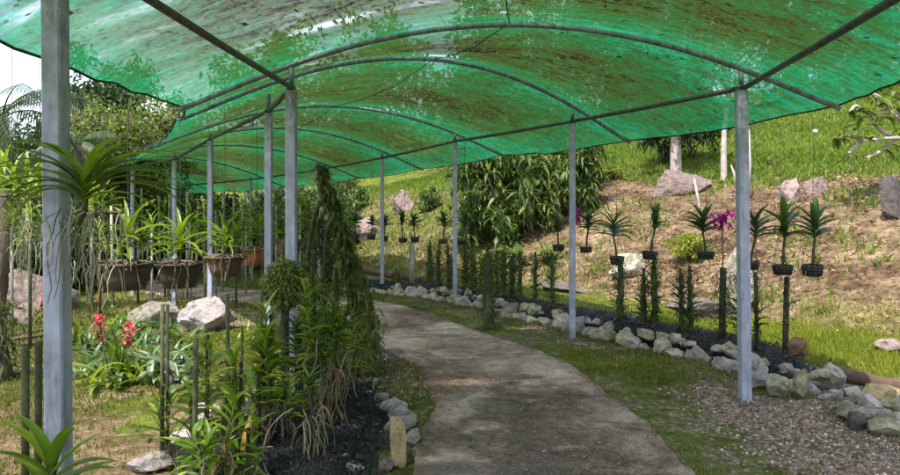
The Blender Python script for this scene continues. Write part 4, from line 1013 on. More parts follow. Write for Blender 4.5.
for k in range(60):
    j = rnd.randrange(len(P)-12, len(P)); q = P[j]; strap(mb, q, rnd.uniform(0,2*PI), rnd.uniform(-.2,1.3), rnd.uniform(.08,.17), .018, rnd.uniform(1.2,2.4), 6)
mb.build('rusty_fronds', M['rust_frond'], t)
mb = MB()
for k in range(90):
    j = rnd.randrange(3, len(P)-4); q = P[j]; strap(mb, q, rnd.uniform(-1.2,1.2)+(0 if rnd.random()<.5 else PI), rnd.uniform(-.7,.9), rnd.uniform(.10,.22), .028, rnd.uniform(1,2.2), 6)
mb.build('green_fronds', M['orchid_leaf_light'], t)
mb = MB()
for k in range(22):
    j = rnd.randrange(4, len(P)-3); roots(mb, P[j], 1, .5, rnd, .1, .003)
mb.build('aerial_roots', M['root'], t)
# leafy mossy pillars left of it (cactus-like clump px 300-345, y 235-330)
for n, (px, top, Y, lab) in enumerate([(304,238,5.9,'mossy pillar left of the leaning trunk, beside the mossy ball'),(313,226,6.2,'tall mossy pillar between the mossy ball and the leaning trunk'),(324,246,5.6,'leaf-clad pillar close to the leaning trunk'),(336,268,5.5,'short leaf-clad pillar touching the leaning trunk base')]):
    x, y = ray(px, Y); z0 = gz(x, y)
    stake_plant(x, y, z0, EYE+(HZ-top)/F*Y-z0, lab, 720+n, .016, 30, .12, .022, 8, cover=(.1,1), moss=650, thick=.026, mat='orchid_leaf_dark' if n%2 else 'orchid_leaf', stake='dark_stake', droop=1.5, group='mossy pillars by the leaning trunk', name='mossy_pillar', cat='pillar')
# moss ball on a stake
x, y = ray(285, 4.72); zc = EYE+(HZ-284)/F*4.72; z0 = gz(x, y)
t = thing('moss_ball', 'round yellow-green mossy fern ball on a post behind the left orchids', 'fern ball', (x, y, z0))
mb = MB(); tube(mb, [(0,0,-.1),(0,0,zc-z0)], .03, 9); mb.build('post', M['dark_stake'], t)
me = rock_mesh(88, (.125,.125,.14), 4, 3, .22); o = link(me, 'core', M['moss_leaf'], t); o.location = (0,0,zc-z0)
a = rng.normal(size=(3800,3)); a /= np.linalg.norm(a,axis=1)[:,None]; a = a*np.array([.135,.135,.155])*rng.uniform(.85,1.12,(3800,1))+np.array([0,0,zc-z0])
leafcloud('fronds', a, .045, .02, M['tree_leaf'], t, droop=.2)

# ------------------------------------------------------------------ shrubs, trees
def crown_pts(n, centre, radii, clumps, rnd, cl=.28):
    P = []; cs = []
    for k in range(clumps):
        v = Vector((rnd.gauss(0,1), rnd.gauss(0,1), rnd.gauss(0,1))).normalized()*rnd.uniform(.35,1.0)
        cs.append((v.x, v.y, v.z))
    cs = np.array(cs); idx = rng.integers(0, clumps, n)
    o = rng.normal(size=(n,3)); o /= np.linalg.norm(o,axis=1)[:,None]; o *= cl*rng.uniform(.3,1.1,(n,1))
    return (cs[idx]+o)*np.array(radii)+np.array(centre)
def shrub(x, y, h, r, lab, n=1800, L=.14, W=.05, mat='dark_leaf', droop=.2, group=None, seed=1, name='shrub', cat='shrub', clumps=26, cl=.3, stems=7):
    rnd = random.Random(seed); z0 = gz(x, y); t = thing(name, lab, cat, (x, y, z0), group)
    P = crown_pts(n, (0,0,h*.52), (r, r, h*.52), clumps, rnd, cl)
    leafcloud('foliage', P, L, W, M[mat], t, droop=droop)
    mb = MB()
    for k in range(stems):
        e = Vector((rnd.gauss(0,r*.5), rnd.gauss(0,r*.5), h*rnd.uniform(.5,.9))); tube(mb, [(rnd.gauss(0,r*.12), rnd.gauss(0,r*.12), -.1), e*.5+Vector((0,0,.1)), e], [.02,.014,.006], 5)
    mb.build('stems', M['bark_dark'], t); return t
def tree(x, y, h, r, lab, n=5000, L=.16, W=.07, mat='tree_leaf', bark='bark_dark', seed=1, crown_h=None, tr=.12, clumps=34, cl=.26, name='tree', lean=(0,0), group=None, droop=.2):
    rnd = random.Random(seed); z0 = gz(x, y); t = thing(name, lab, 'tree', (x, y, z0), group); ch = crown_h or h*.5; cz = h-ch*.5
    mb = MB(); top = Vector((lean[0], lean[1], cz))
    P, R = smooth_path([Vector((0,0,-.2)), Vector((lean[0]*.2, 0, cz*.35)), top*.75+Vector((.1,0,0)), top+Vector((0,0,ch*.25))], [tr*1.3,tr,tr*.7,tr*.25], 5); tube(mb, P, R, 10)
    tips = []
    for k in range(9):
        a = rnd.uniform(0,2*PI); s = P[rnd.randrange(8, len(P)-1)]; e = Vector((top.x+math.cos(a)*r*.8, top.y+math.sin(a)*r*.8, cz+rnd.uniform(-.3,.45)*ch)); tube(mb, [s, s.lerp(e,.5)+Vector((0,0,.15)), e], [tr*.4,tr*.25,tr*.08], 6)
    mb.build('trunk', M[bark], t)
    leafcloud('crown', crown_pts(n, (lean[0], lean[1], cz), (r, r, ch*.55), clumps, rnd, cl), L, W, M[mat], t, droop=droop); return t
def straps_plant(x, y, lab, n, L, W, mat, seed, h=.3, name='shrub', cat='plant', group=None, el=.7, droop=1.2, z=None, stem=.03, spread=.05):
    rnd = random.Random(seed); t = thing(name, lab, cat, (x, y, gz(x,y) if z is None else z), group); mb = MB()
    for k in range(n): 
        q = k/n; strap(mb, (rnd.gauss(0,spread), rnd.gauss(0,spread), h*q), rnd.uniform(0,2*PI), el*.4+el*q+rnd.gauss(0,.15), L*rnd.uniform(.6,1.15), W*rnd.uniform(.7,1.2), droop*rnd.uniform(.6,1.3), 6, .25)
    mb.build('foliage', M[mat], t)
    mb = MB(); tube(mb, [(0,0,-.1),(0,0,h)], stem, 7); mb.build('stem', M['bark_dark'], t); return t

# big leafy mass on the slope behind the middle posts
VG = 'leafy shrubs on the slope behind the middle posts'
def slope_shrub(px, Y, h, r, lab, seed, mat='hill_leaf', n=2600, L=.30, W=.07, droop=1.3):
    x, y = ray(px, Y); t = shrub(x, y, h, r, lab, int(n*.6), L*.8, W, mat, droop*.6, VG, seed, 'slope_shrub', 'shrub', 30, .28)
    rnd = random.Random(seed); mb = MB()
    for k in range(46):
        a = rnd.uniform(0,2*PI); zz = rnd.uniform(.15,.95); rr = r*math.sqrt(max(.05,1-(2*zz-1)**2))*rnd.uniform(.6,1.05); c = (rr*math.cos(a), rr*math.sin(a), h*zz)
        for j in range(8): strap(mb, c, rnd.uniform(0,2*PI), rnd.uniform(-.4,1.2), rnd.uniform(.22,.42), .05, rnd.uniform(1,2.4), 5, .2)
    mb.build('leaf_fans', M['hill_leaf'], t); return t
slope_shrub(478, 14.3, 2.3, .75, 'tall drooping-leaved shrub on the slope right of the third right post', 21)
slope_shrub(512, 13.8, 2.2, .8, 'bright drooping-leaved shrub in the middle of the leafy slope mass', 22)
slope_shrub(543, 13.9, 2.2, .65, 'broad drooping shrub just left of the second right post', 23)
slope_shrub(580, 14.0, 1.7, .45, 'smaller shrub right of the second right post at the mass end', 24)
slope_shrub(495, 15.4, 2.9, 1.0, 'dark high shrub at the back left of the leafy slope mass', 25, 'dark_leaf')
slope_shrub(548, 15.4, 2.9, 1.1, 'dark high shrub at the back right of the leafy slope mass', 26, 'dark_leaf')
slope_shrub(578, 15.8, 2.2, .6, 'dark shrub at the upper right end of the leafy slope mass', 27, 'dark_leaf')
for n, (px, Y) in enumerate([(485,12.9),(518,12.6),(546,12.4),(500,12.9)]):
    x, y = ray(px, Y); straps_plant(x, y, ['broad-leaved young plant low on the slope below the tall left shrub','palm-like young plant low on the slope in the middle','spiky young plant low on the slope left of the second post','pale young plant low on the slope between two others'][n], 22, .5, .09, 'hill_leaf', 30+n, .25, 'young_palm', 'plant', 'young plants at the shrub feet', .9, 1.5)
# low shrub with yellow-green foliage near px 697,240 
x, y, z = hit(692, 262); shrub(x, y, .45, .38, 'low yellow-green bush on the slope behind the magenta flowers', 1300, .10, .03, 'hill_grass', .0, None, 40, clumps=18)
x, y, z = hit(615, 180); shrub(x, y, .35, .3, 'small tuft bush on the slope edge right of the leafy mass', 700, .12, .03, 'hill_grass', 0, None, 41, clumps=14)
x, y, z = hit(352, 232); shrub(x, y, .5, .4, 'small bright bush on the far slope beyond the leaning trunk', 900, .14, .05, 'hill_leaf', .2, None, 42)
x, y, z = hit(429, 210); shrub(x, y, .8, .35, 'upright light green plant on the far slope left of the third post', 800, .2, .06, 'hill_leaf', .6, None, 43, clumps=14)
# trees on the upper slope
x, y, z = hit(724, 180)
t = tree(x, y, 3.6, 1.0, 'small reddish-leaved tree with pale trunk behind the nearest right post', 800, .16, .06, 'rust_frond', 'bark_pale', 51, 1.8, .06, 14)
x, y, z = hit(676, 172); tree(x, y, 4.0, 1.3, 'bushy dark tree with thick pale trunk left of the reddish tree', 5200, .18, .07, 'dark_leaf', 'bark_pale', 52, 3.2, .12, 30)
x, y, z = hit(693, 160); shrub(x, y, 2.4, .9, 'dark green bush between the two small trees on the upper slope', 2600, .18, .06, 'dark_leaf', .3, None, 53, clumps=26)
x, y, z = hit(664, 165); shrub(x, y, 1.6, .6, 'dark leaning bush just left of the thick pale trunk', 1500, .18, .06, 'dark_leaf', .3, None, 54, clumps=22)
# plain sticks on slope
for n, (px0, py0, px1, py1, lab) in enumerate([(735,184,731,165,'thin bare stick on the slope right of the pale trunk'),(700,226,694,178,'thin pale leaning stick on the slope above the spreading orchid'),(748,200,749,130,'slim dry stem rising beside the nearest right post')]):
    x, y, z = hit(px0, py0); X1 = (px1-CX)/F*y; Z1 = EYE+(HZ-py1)/F*y; mb = MB(); tube(mb, [(x,y,z-.1),((x+X1)/2+.03,y,(z+Z1)/2),(X1,y,Z1)], [.03,.025,.015], 6); tag(mb.build('dry_stem', M['bark_pale']), lab, 'stick')
# bare frangipani at the right edge
t = thing('frangipani_tree', 'bare white-branched frangipani reaching in from the right edge under the net', 'tree', (10.3, 10.9, gz(10.3,10.9))); rnd = random.Random(4)
bz = gz(10.3,10.9)
def q(px, py, Y=10.7): v = Vector(ray(px, Y, py)); return v-Vector((10.3,10.9,bz))
mb = MB(); P, R = smooth_path([Vector((0,0,-.2)), Vector((0,0,.6)), Vector((-.3,0,1.1)), q(925,140)], [.14,.12,.09,.05], 5); tube(mb, P, R, 9)
for a, b, c in [((925,140),(895,138),(862,141)),((925,140),(900,120),(880,98)),((895,138),(878,128),(868,112)),((862,141),(850,136),(838,139)),((880,98),(872,94),(866,92)),((905,118),(888,112),(862,118)),((925,140),(912,104),(896,92)),((862,141),(852,150),(845,158)),((888,112),(880,106),(874,99)),((900,138),(880,152),(866,158)),((868,112),(856,106),(850,112))]:
    P, R = smooth_path([q(*a), q(b[0],b[1],10.55), q(c[0],c[1],10.5)], [.034,.03,.018], 4); tube(mb, P, R, 7)
mb.build('trunk', M['bark_pale'], t)
mb = MB()
for a in [(838,139),(855,130),(870,125),(885,118),(895,108),(870,140),(885,150),(900,100),(905,130),(858,112),(846,128),(878,106),(893,145)]+[(838,139),(866,92),(862,118),(845,158),(896,92),(880,98),(868,112),(874,99),(866,158),(850,112)]:
    for k in range(5): strap(mb, q(*a,10.5), rnd.uniform(0,2*PI), rnd.uniform(-.6,.6), rnd.uniform(.18,.32), .09, 1.0, 5, .2)
mb.build('leaves', M['tree_leaf'], t)
# hill top trees (also give the net its dark backing)
TG = 'trees on the hilltop beyond the slope'
for n, (x, y, h, r) in enumerate([(8,30,8,3.4),(14,26,8.5,3.6),(20,30,9,4),(2,31,8,3.4),(-4,34,8,3.6),(26,24,9,4),(30,14,9,4),(-10,38,8.5,3.8),(5,38,10,4.2),(14,37,10,4.5)]):
    tree(x, y, h, r, 'rounded dark hilltop tree, ' + ['straight above the second right post','above the nearest right post','right of the one above the nearest right post','above the third right post','above the fourth right post','second from the right','farthest right','farthest left of the hilltop row','at the back between two others','at the back right'][n], 5200, .42, .20, ['dark_leaf','hill_leaf','tree_leaf'][n % 3], 'bark_dark', 60+n, h*1.0, .25, 44, .3, group=TG)
# left background
x, y = ray(122, 17.5); tree(x, y, 5.1, 1.75, 'leafy pale yellow-green tree beyond the net gap at upper left', 9500, .15, .06, 'tree_leaf', 'bark_dark', 81, 3.6, .12, 40, .28)
x, y = ray(95, 22); tree(x, y, 7.6, 2.2, 'dark taller tree behind the pale yellow-green tree', 7000, .26, .10, 'dark_leaf', 'bark_dark', 82, 4.4, .2, 36)
x, y = ray(55, 20); tree(x, y, 5.0, 1.9, 'olive tree left of the pale yellow-green tree', 5500, .2, .08, 'dark_leaf', 'bark_dark', 83, 4.2, .15, 36)
x, y = ray(160, 24); tree(x, y, 6.2, 2.0, 'dark tree right of the pale yellow-green tree, by the net corner', 5500, .26, .10, 'dark_leaf', 'bark_dark', 84, 4.4, .2, 36)
for n, (px, Y, h, r, mt) in enumerate([(10,24,5.0,2.4,'hill_leaf'),(-45,22,6,2.8,'dark_leaf'),(-100,18,6,3,'dark_leaf'),(-200,20,7,3.4,'hill_leaf')]):
    x, y = ray(px, Y); tree(x, y, h, r, ['low green tree behind the fan palm at the left edge','dark tree just beyond the left picture edge','dark tree further beyond the left picture edge','green tree far beyond the left picture edge'][n], 4500, .24, .1, mt, 'bark_dark', 90+n, h*.75, .2, 34)
# palm at left edge
def palm(x, y, h, L, nf, lab, seed, tr=.09):
    rnd = random.Random(seed); z0 = gz(x, y); t = thing('palm_tree', lab, 'palm', (x, y, z0)); mb = MB()
    tube(mb, [(0,0,-.2),(.05,0,h*.5),(0,0,h)], [tr*1.3,tr,tr*.9], 10); mb.build('trunk', M['bark_dark'], t)
    for k in range(nf):
        fr = MB(); az = 2*PI*k/nf+rnd.uniform(-.2,.2); el = rnd.uniform(.1,1.25); p = Vector((0,0,h)); e = el; ns = 16; pts = [p.copy()]
        for i in range(ns):
            d = Vector((math.cos(az)*math.cos(e), math.sin(az)*math.cos(e), math.sin(e))); p = p+d*(L/ns); e -= 1.9/ns; pts.append(p.copy())
            if i > 2:
                for sgn in (-1,1):
                    for w in (0,.5): strap(fr, p-d*(L/ns)*w, az+sgn*1.15, e*.5-.35, L*.27*math.sin(PI*min(1,(i+2)/ns*.9)), .026, 1.0, 4, .1)
        tube(fr, pts, [.014*(1-.8*i/ns) for i in range(ns+1)], 5); fr.build('frond', M['dark_leaf'], t)
    return t
x, y = ray(2, 9.5); palm(x, y, 2.95, 1.35, 14, 'feathery palm at the left picture edge under the net corner', 5)
x, y = ray(78, 15); palm(x, y, 3.3, 1.1, 10, 'small ragged palm with drooping fronds behind the nearest left post', 6, .12)
# understory hedge in the left distance (behind the canopy)
UG = 'dark shrubs closing the view beyond the far posts'
us = [(-60,15),( -20,13.5),(20,12.8),(55,14),(88,15.5),(118,17),(150,18.5),(178,20),(206,21),(234,20),(262,19),(290,18.5),(322,19.5),(345,23),(60,19),(130,22),(210,25),(275,24)]
for n, (px, Y) in enumerate(us):
    x, y = ray(px, Y); h = [1.9,2.2,2.6,1.7,2.3][n%5]*(1.0 if n < 14 else 1.35); r = [1.1,.9,1.3][n%3]
    w = ['behind the left edge','at the left edge','just inside the left edge','left behind the nearest left post','behind the nearest hanging bowl','right behind the nearest bowl','left of the second bowl','above the second bowl','right of the second bowl','above the third bowl','above the fourth bowl','above the farthest bowl','left of the leaning trunk','behind the leaning trunk','at the back left','at the back middle left','at the back middle','at the back right'][n]
    shrub(x, y, h, r, f"{['dense dark','loose olive','dull green'][n%3]} shrub {w}, beyond the far posts", 2300, .20, .07, ['dark_leaf','hill_leaf','dark_leaf'][n%3], .5, UG, 200+n, 'background_shrub', 'shrub', 26)
# rows of slim pale poles with orchids in the left distance
PG = 'slim pale poles of the far orchid rows'
rk2 = random.Random(31)
pxs = [92,104,113,122,133,143,160,168,187,196,222,233,243,252,40,28,12]
for n, px in enumerate(pxs):
    Y = rk2.uniform(10.5,16); x, y = ray(px, Y); z0 = gz(x, y); hgt = EYE+(HZ-rk2.uniform(186,212))/F*Y-z0
    near = ('left' if px < 128 else 'right') + ' of the nearest bowl' if px < 155 else (('left' if px < 205 else 'right')+' of the second bowl' if px < 228 else 'near the fourth bowl')
    if px < 50: near = 'left of the nearest left post'
    o = None; mb = MB(); tube(mb, [(0,0,-.2),(rk2.uniform(-.04,.04),0,hgt)], .028, 8); o = mb.build('support_pole', M['pale_pole']); o.location = (x, y, z0)
    tag(o, 'slim pale pole in the far orchid rows, seen at ' + f"{['far left','left','left centre'][0] if px<50 else ''} {near}".strip(), 'pole', PG)
    o['px'] = px
# give each pole its own place by ordinal
pl = sorted([o for o in C.objects if o.name.startswith('support_pole')], key=lambda o: o['px'])
for i, o in enumerate(pl):
    k = o['px']; del o['px']
    if k < 50: o['label'] = f"slim pale far pole, {ORD[i]} from the left picture edge"
    elif k < 150: o['label'] = f"slim pale far pole, {ORD[i-3]} to the right of the nearest left post"
    elif k < 210: o['label'] = f"slim pale far pole, {ORD[i-9]} to the right of the nearest hanging bowl"
    else: o['label'] = f"slim pale far pole, {ORD[i-13]} to the right of the second left-hand distant grey post"
# far orchid plants on the left rows
DG = 'orchids in the far left rows'
spots = [(100,238,9),(112,205,12),(138,215,11),(152,232,10),(165,212,12),(190,222,10),(205,232,9.5),(216,210,11),(236,225,10),(246,212,12),(262,222,10.5),(276,205,11),(30,215,7),(12,226,8),(48,232,9),(300,205,9.5)]
for n, (px, py, Y) in enumerate(spots):
    x, y, z = ray(px, Y, py); z0 = gz(x, y); rnd = random.Random(400+n)
    t = thing('staked_orchid', f"{['spiky','arching','bushy','thin-leaved'][n%4]} distant orchid on a thin post, " + ['right of the nearest left post','above the nearest bowl, on its left','above the nearest bowl, on its right','between the nearest two bowls','just left above the second bowl','just right above the second bowl','left above the third bowl','high above the third bowl','right above the third bowl','left above the fourth bowl','right above the fourth bowl','left above the farthest bowl','high at the left edge','low at the left edge','left of the nearest left post, low','right above the farthest bowl'][n], 'orchid', (x, y, z0), DG)
    mb = MB(); tube(mb, [(0,0,-.1),(0,0,z-z0)], .018, 6); mb.build('stake', M['pale_pole' if n%2 else 'green_stake'], t)
    mb = MB(); fan(mb, (0,0,z-z0-.1), 14, .34, .045, rnd, .2, rnd.uniform(-.8,.8), .2, 1.5); fan(mb, (.08,.05,z-z0-.25), 10, .3, .03, rnd, .2, rnd.uniform(0,3), .2, 1.5); mb.build('foliage', M['orchid_leaf_light' if n%3==0 else 'orchid_leaf'], t)
    mb = MB(); roots(mb, (0,0,z-z0-.1), 9, .6, rnd, .1, .005); mb.build('aerial_roots', M['root'], t)
# flowering and leafy plants by the left lawn
def torch(px, py, lab, fl, seed, L=.34, n=26, W=.06, mat='orchid_leaf', hgt=.5):
    x, y, z = hit(px, py); rnd = random.Random(seed)
    t = straps_plant(x, y, lab, n, L, W, mat, seed, .16, 'flowering_plant', 'plant', None, 1.2, 1.1, spread=.09)
    for (dx, hh) in fl:
        mb = MB(); tube(mb, [(0,0,0),(dx*.6,0,hh*.5),(dx,0,hh)], .006, 5); mb.build('flower_stalk', M['green_stake'], t)
        mb = MB()
        for k in range(34): strap(mb, (dx+rnd.gauss(0,.02), rnd.gauss(0,.014), hh-.14+rnd.uniform(0,.22)), rnd.uniform(0,2*PI), rnd.uniform(-.3,.9), rnd.uniform(.035,.065), .034, .5, 3, .2)
        mb.build('blossoms', M['red'], t)
    return t
torch(112, 388, 'dark leafy plant with two red flower spikes beside the nearest left post', [(-.10,.52),(.15,.46)], 33, .36, 34, .05)
torch(100, 318, 'small plant with one red bloom under the nearest hanging bowl', [(.0,.30)], 34, .25, 18, .04, 'orchid_leaf_dark')
torch(40, 325, 'small plant with red bud left of the nearest left post', [(.06,.28)], 35, .22, 16, .04)
for n, (px, py, L, W, nn, mt, lab) in enumerate([(170,385,.30,.07,30,'grey_leaf','grey-green broad-leaved clump right of the red-flowered plant'),(150,372,.26,.06,22,'grey_leaf','smaller grey-green clump behind the fan-shaped orchid stake'),(140,345,.3,.04,30,'orchid_leaf_dark','dark spiky clump behind the red-flowered plant'),(8,318,.25,.06,16,'orchid_leaf_light','small light green plant at the left edge of the lawn'),(180,345,.24,.05,24,'hill_leaf','bright green clump at the foot of the large pale boulder'),(255,340,.22,.03,20,'orchid_leaf_light','bright grassy clump right of the large pale boulder'),(126,362,.25,.05,24,'orchid_leaf_dark','dark leafy clump between the red-flowered plant and grey-green clump'),(97,375,.22,.045,24,'orchid_leaf_dark','low dark clump touching the nearest left post'),
   (88,352,.28,.04,34,'orchid_leaf_dark','dense dark clump behind the red spikes, by the nearest left post'),(120,335,.3,.045,34,'orchid_leaf','tall green clump between the two red flower spikes and the grey boulder'),(155,338,.26,.05,30,'orchid_leaf_dark','dark clump in front of the grey boulder on the left lawn'),(135,383,.24,.05,28,'orchid_leaf','mid-green clump just right of the red-flowered plant, at the lawn edge'),(186,368,.26,.05,28,'orchid_leaf_dark','dark leafy clump behind the thick dark stake on the left')]):
    x, y, z = hit(px, py); straps_plant(x, y, lab, nn, L, W, mt, 150+n, .1, 'leafy_plant', 'plant', None, .9, 1.2, spread=.12)
# old tree base at left edge px 0-15,y 300-400
x, y = ray(-4, 5.6); t = thing('tree_stump', 'brown mossy trunk base cut by the left picture edge', 'stump', (x, y, gz(x,y)))
mb = MB(); tube(mb, [(0,0,-.1),(0,0,.1),(-.03,0,.35),(-.02,0,.75)], [.16,.12,.09,.05], 12); mb.build('trunk', M['bark_dark'], t)
P = np.stack([rng.normal(0,.08,600), rng.normal(0,.08,600), rng.uniform(0,.7,600)],1); leafcloud('fern', P, .12, .02, M['moss_leaf'], t, .8)
# thin vertical wires on right with white knob, dead cane on slope
x, y = ray(815, 6.0); zt = roof_z(x, y); z1 = EYE+(HZ-107)/F*y
t = thing('hanging_wire', 'thin wire with a pale knob hanging from the net edge at right', 'wire', (x, y, zt))
mb = MB(); tube(mb, [(0,0,0),(.005,0,z1-zt-.6)], .002, 4); mb.build('strand', M['wire'], t)
mb = MB(); tube(mb, [(0,0,-.02),(0,0,-.05)], .02, 8); mb.build('knob', M['knob'], t)

# ------------------------------------------------------------------ ground scatter
def scatter(n, x0, x1, y0, y1, dens=None):
    x = rng.uniform(x0, x1, n); y = rng.uniform(y0, y1, n)
    k = np.ones(n, bool)
    if dens is not None: k = rng.uniform(0,1,n) < dens(x, y)
    x = x[k]; y = y[k]; return np.stack([x, y, H(x, y)], 1)
def offpath(x, y): 
    return _inside(x, y)
PA = np.array(PL+PR[::-1])
def _inside(x, y):
    ins = np.zeros(x.shape, bool); j = len(PA)-1
    for i in range(len(PA)):
        xi, yi = PA[i]; xj, yj = PA[j]
        c = ((yi > y) != (yj > y)) & (x < (xj-xi)*(y-yi)/(yj-yi+1e-12)+xi); ins ^= c; j = i
    return ins
def patch(x, y, f=1.0, th=0.0): return np.clip((sines(x*f+1, y*f+2)-th)*2+.5, 0, 1)
def lbd(x, y): return np.abs(polydist(x, y, LBED))
def dens_left(x, y): return np.where(_inside(x, y) | (lbd(x, y) < .62), 0, .15+.85*patch(x, y, 1.6, -.1))*(x < -.1)
P1 = scatter(60000, -6, -1.2, 3.0, 8.0, lambda x, y: dens_left(x, y))
P2 = scatter(46000, 1.1, 3.6, 2.6, 6.6, lambda x, y: np.where(_inside(x, y)|(np.abs(polydist(x,y,RBED))<.45), 0, np.clip(1.5-(x-1.35)*1.2, .22, 1)*patch(x, y, 2.6, .0)))
P3 = scatter(70000, 2.6, 8, 5.0, 9.5, lambda x, y: np.where((np.abs(polydist(x,y,RBED)) < .42) | (polydist(x,y,BASE) > .7), 0, .3+.7*patch(x, y, 1.2, -.2)))
P4 = scatter(30000, -1.0, 2.6, 6.5, 13.5, lambda x, y: np.where(_inside(x, y) | (np.abs(polydist(x,y,RBED)) < .4) , 0, .3+.5*patch(x, y, 1.4, 0))*(polydist(x,y,BASE) < .6))
P5 = scatter(3500, -1.0, -.1, 4.9, 6.2, lambda x, y: np.where(_inside(x, y) | (lbd(x,y) < .6), 0, np.clip(1-(np.abs(x+.42)*1.6), 0, 1)))
ed = []
for E_ in (Lp, Rp):
    for i_ in range(30, 200):
        m_ = int(14*max(0, .35+mn.noise(Vector((E_[i_][0]*2.2, E_[i_][1]*2.2, 9)))*1.6))
        for _ in range(m_): ed.append((E_[i_][0]+rk.gauss(0,.045), E_[i_][1]+rk.gauss(0,.045)))
for i_ in range(0, 400, 1):
    for _ in range(int(22*max(0, .3+mn.noise(Vector((FR[i_][0]*2.6, FR[i_][1]*2.6, 4)))*1.8))): ed.append((FR[i_][0]+rk.gauss(-.14,.07), FR[i_][1]+rk.gauss(-.14,.07)))
ed = np.array(ed); P_e = np.c_[ed, H(ed[:,0], ed[:,1])+.02]
o = blades('grass', np.vstack([P1,P2,P4,P5,P_e]), .034, .007, M['grass']); tag(o, kind='stuff')
o = blades('grass', P3, .055, .011, M['hill_grass']); tag(o, kind='stuff')
P6 = scatter(45000, -9, -1, 7, 19, lambda x, y: np.where(_inside(x, y), 0, .2+.6*patch(x, y, 1.0, 0))*(polydist(x,y,BASE) < .5))
o = blades('grass', P6, .07, .018, M['grass']); tag(o, kind='stuff')
# slope grass above the soil band and tufts in it
def dens_slope(x, y):
    s = polydist(x, y, BASE); u = np.clip((s-4.7)/1.2, 0, 1)*(s < 22)
    tuft = (sines(x*2.3, y*2.1+4) > .38)*(s > .2)*.30
    lf = (x < 1.2)*(s > 0)*.3
    return np.maximum(u, np.maximum(tuft, lf))
P7 = scatter(190000, -8, 17, 6, 30, dens_slope)
o = blades('slope_grass', P7, .13, .032, M['bank_grass'], lean=.9); tag(o, kind='stuff')
# straw litter on soil slope
P8 = scatter(90000, -3, 13, 4, 21, lambda x, y: box01(polydist(x, y, BASE), -.4, 6.5, 1.0)*np.where(x < 1, .8, .95)*(.35+.65*patch(x,y,1.7,-.1))); P8[:,2] += .015
o = flat_cards('straw_litter', P8, .13, .022, M['straw'], .45); tag(o, kind='stuff')
P9 = scatter(4200, -6, 4, 2.5, 12); P9[:,2] += .012; ip = _inside(P9[:,0], P9[:,1]); P9[ip,2] += .022
P9b = scatter(900, -.4, 1.4, 2.8, 9, lambda x, y: _inside(x, y)*1.0); P9b[:,2] = -.055*np.clip((-P9b[:,0]+P9b[:,1])*.707-7, 0, 17)+.034
o = flat_cards('leaf_litter', np.vstack([P9[~ip], P9b]), .032, .016, M['dry_leaf'], .2); tag(o, kind='stuff')
# gravel
PG_ = scatter(15000, 1.5, 3.6, 2.6, 6.6, lambda x, y: np.where(np.abs(polydist(x,y,RBED)) < .38, 0, np.clip((x-1.55)*2, 0, 1)*(.1+.9*patch(x,y,2.0,-.35))))
PG2 = scatter(6000, -1.15, -.1, 5.0, 6.9, lambda x, y: np.where(_inside(x,y) | (lbd(x,y) < .6), 0, .9))
def pebbles(P, lo, hi, mat):
    n = len(P); r = rng.uniform(lo,hi,n)**1
    T = np.array([(1,0,0),(0,1,0),(-1,0,0),(0,-1,0),(0,0,.7),(0,0,-.7)]); TT = T[None]*rng.uniform(.6,1.3,(n,6,3))*r[:,None,None]; A = rng.uniform(0,2*PI,n); c, s = np.cos(A)[:,None], np.sin(A)[:,None]
    R = np.stack([TT[:,:,0]*c-TT[:,:,1]*s, TT[:,:,0]*s+TT[:,:,1]*c, TT[:,:,2]], 2); V = (P[:,None]+R).reshape(-1,3)
    Fc = (np.arange(n)[:,None,None]*6+np.array([[0,1,4],[1,2,4],[2,3,4],[3,0,4],[1,0,5],[2,1,5],[3,2,5],[0,3,5]])[None]).reshape(-1,3)
    return arr_mesh('gravel', V, Fc, mat)
def gravel_mat():
    m, nt, out = new_mat('gravel'); geo = nt.nodes.new('ShaderNodeNewGeometry')
    c = ramp(nt, geo.outputs['Random Per Island'], [(0,(.05,.032,.022)),(.35,(.14,.095,.07)),(.7,(.26,.195,.155)),(.9,(.34,.24,.19)),(1,(.58,.50,.44))]); bsdf(nt, out, c, .9); return m
tag(pebbles(np.vstack([PG_, PG2]), .005, .016, gravel_mat()), kind='stuff')
for bv_, par_ in ((rbv, rb), (lbv, lb)):
    i_ = rng.integers(0, len(bv_), 260); Pb = bv_[i_]+np.c_[rng.normal(0,.05,260), rng.normal(0,.05,260), np.full(260,.022)]
    o = flat_cards('leaf_litter', Pb, .05, .016, M['dry_leaf'], .3, par_); o['kind'] = 'stuff'
# leaf debris lying on top of the net
n = 2600; idx = rng.integers(0, len(netv), n); P = netv[idx]+np.c_[rng.normal(0,.08,n), rng.normal(0,.08,n), np.full(n,.015)]
P = P[(netv[idx][:,1] > .5)]
keep = (sines(P[:,0]*1.7, P[:,1]*1.3) > -.3); P = P[keep]
o = flat_cards('fallen_leaves', P, .06, .03, M['dry_leaf'], .15, house); o['kind'] = 'stuff'

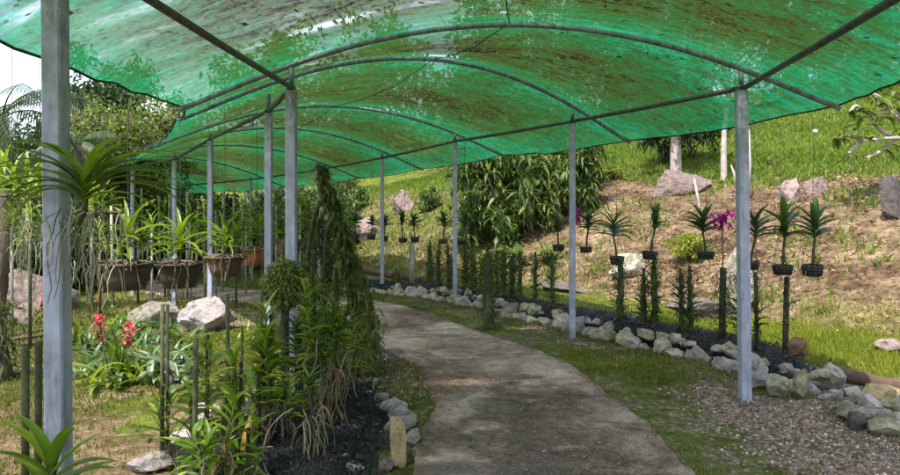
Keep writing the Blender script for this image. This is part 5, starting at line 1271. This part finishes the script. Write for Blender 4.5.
# ------------------------------------------------------------------ sky, sun, camera
w = bpy.data.worlds.new('World'); sc.world = w; w.use_nodes = True; nt = w.node_tree; nt.nodes.clear()
out = nt.nodes.new('ShaderNodeOutputWorld'); bg = nt.nodes.new('ShaderNodeBackground'); bg.inputs[1].default_value = .15
SUN_EL = math.radians(60); SUN_AZ = math.radians(212)   # compass-like: direction the light comes from, clockwise from +Y
sky = nt.nodes.new('ShaderNodeTexSky'); sky.sky_type = 'NISHITA'; sky.sun_disc = False; sky.sun_elevation = SUN_EL; sky.sun_rotation = SUN_AZ
tc = nt.nodes.new('ShaderNodeTexCoord'); mp = nt.nodes.new('ShaderNodeMapping'); mp.inputs['Scale'].default_value = (1,1,2.2); lk(nt, tc.outputs['Generated'], mp.inputs[0])
cn = noise(nt, mp.outputs[0], 2.3, 8, .6, .3)
cl = ramp(nt, cn, [(.42,g(.10)),(.55,g(.85))])
col = mixc(nt, cl, sky.outputs[0], (3.9,4.0,4.5))
lk(nt, col, bg.inputs[0]); lk(nt, bg.outputs[0], out.inputs[0])
sl = bpy.data.lights.new('sun', 'SUN'); sl.energy = 3.0; sl.angle = math.radians(.55); sl.color = (1,.95,.86)
so = bpy.data.objects.new('sun', sl); C.objects.link(so)
d = Vector((math.sin(SUN_AZ)*math.cos(SUN_EL), math.cos(SUN_AZ)*math.cos(SUN_EL), math.sin(SUN_EL)))
so.rotation_euler = d.to_track_quat('Z', 'Y').to_euler()
cam = bpy.data.cameras.new('camera'); co = bpy.data.objects.new('camera', cam); C.objects.link(co); sc.camera = co
co.location = (0,0,EYE); co.rotation_euler = (math.radians(90),0,0); cam.sensor_width = 36; cam.lens = 26; cam.shift_y = -(237.5-HZ)/900; cam.clip_end = 600; cam.clip_start = .05
sc.view_settings.view_transform = 'Standard'; sc.view_settings.look = 'None'; sc.view_settings.gamma = 1; sc.view_settings.use_curve_mapping = False
sc.view_settings.exposure = 1.7
sc.render.engine = 'CYCLES'
sc.cycles.transparent_max_bounces = 24
labs = {}
for o in C.objects:
    if o.parent is None and 'label' in o: labs.setdefault(o['label'], []).append(o.name); 
    if 'label' in o and o.parent is None and not 4 <= len(o['label'].split()) <= 16: print('LABELLEN', len(o['label'].split()), o['label'])
for k, v in labs.items():
    if len(v) > 1: print('DUPLABEL', k, v)
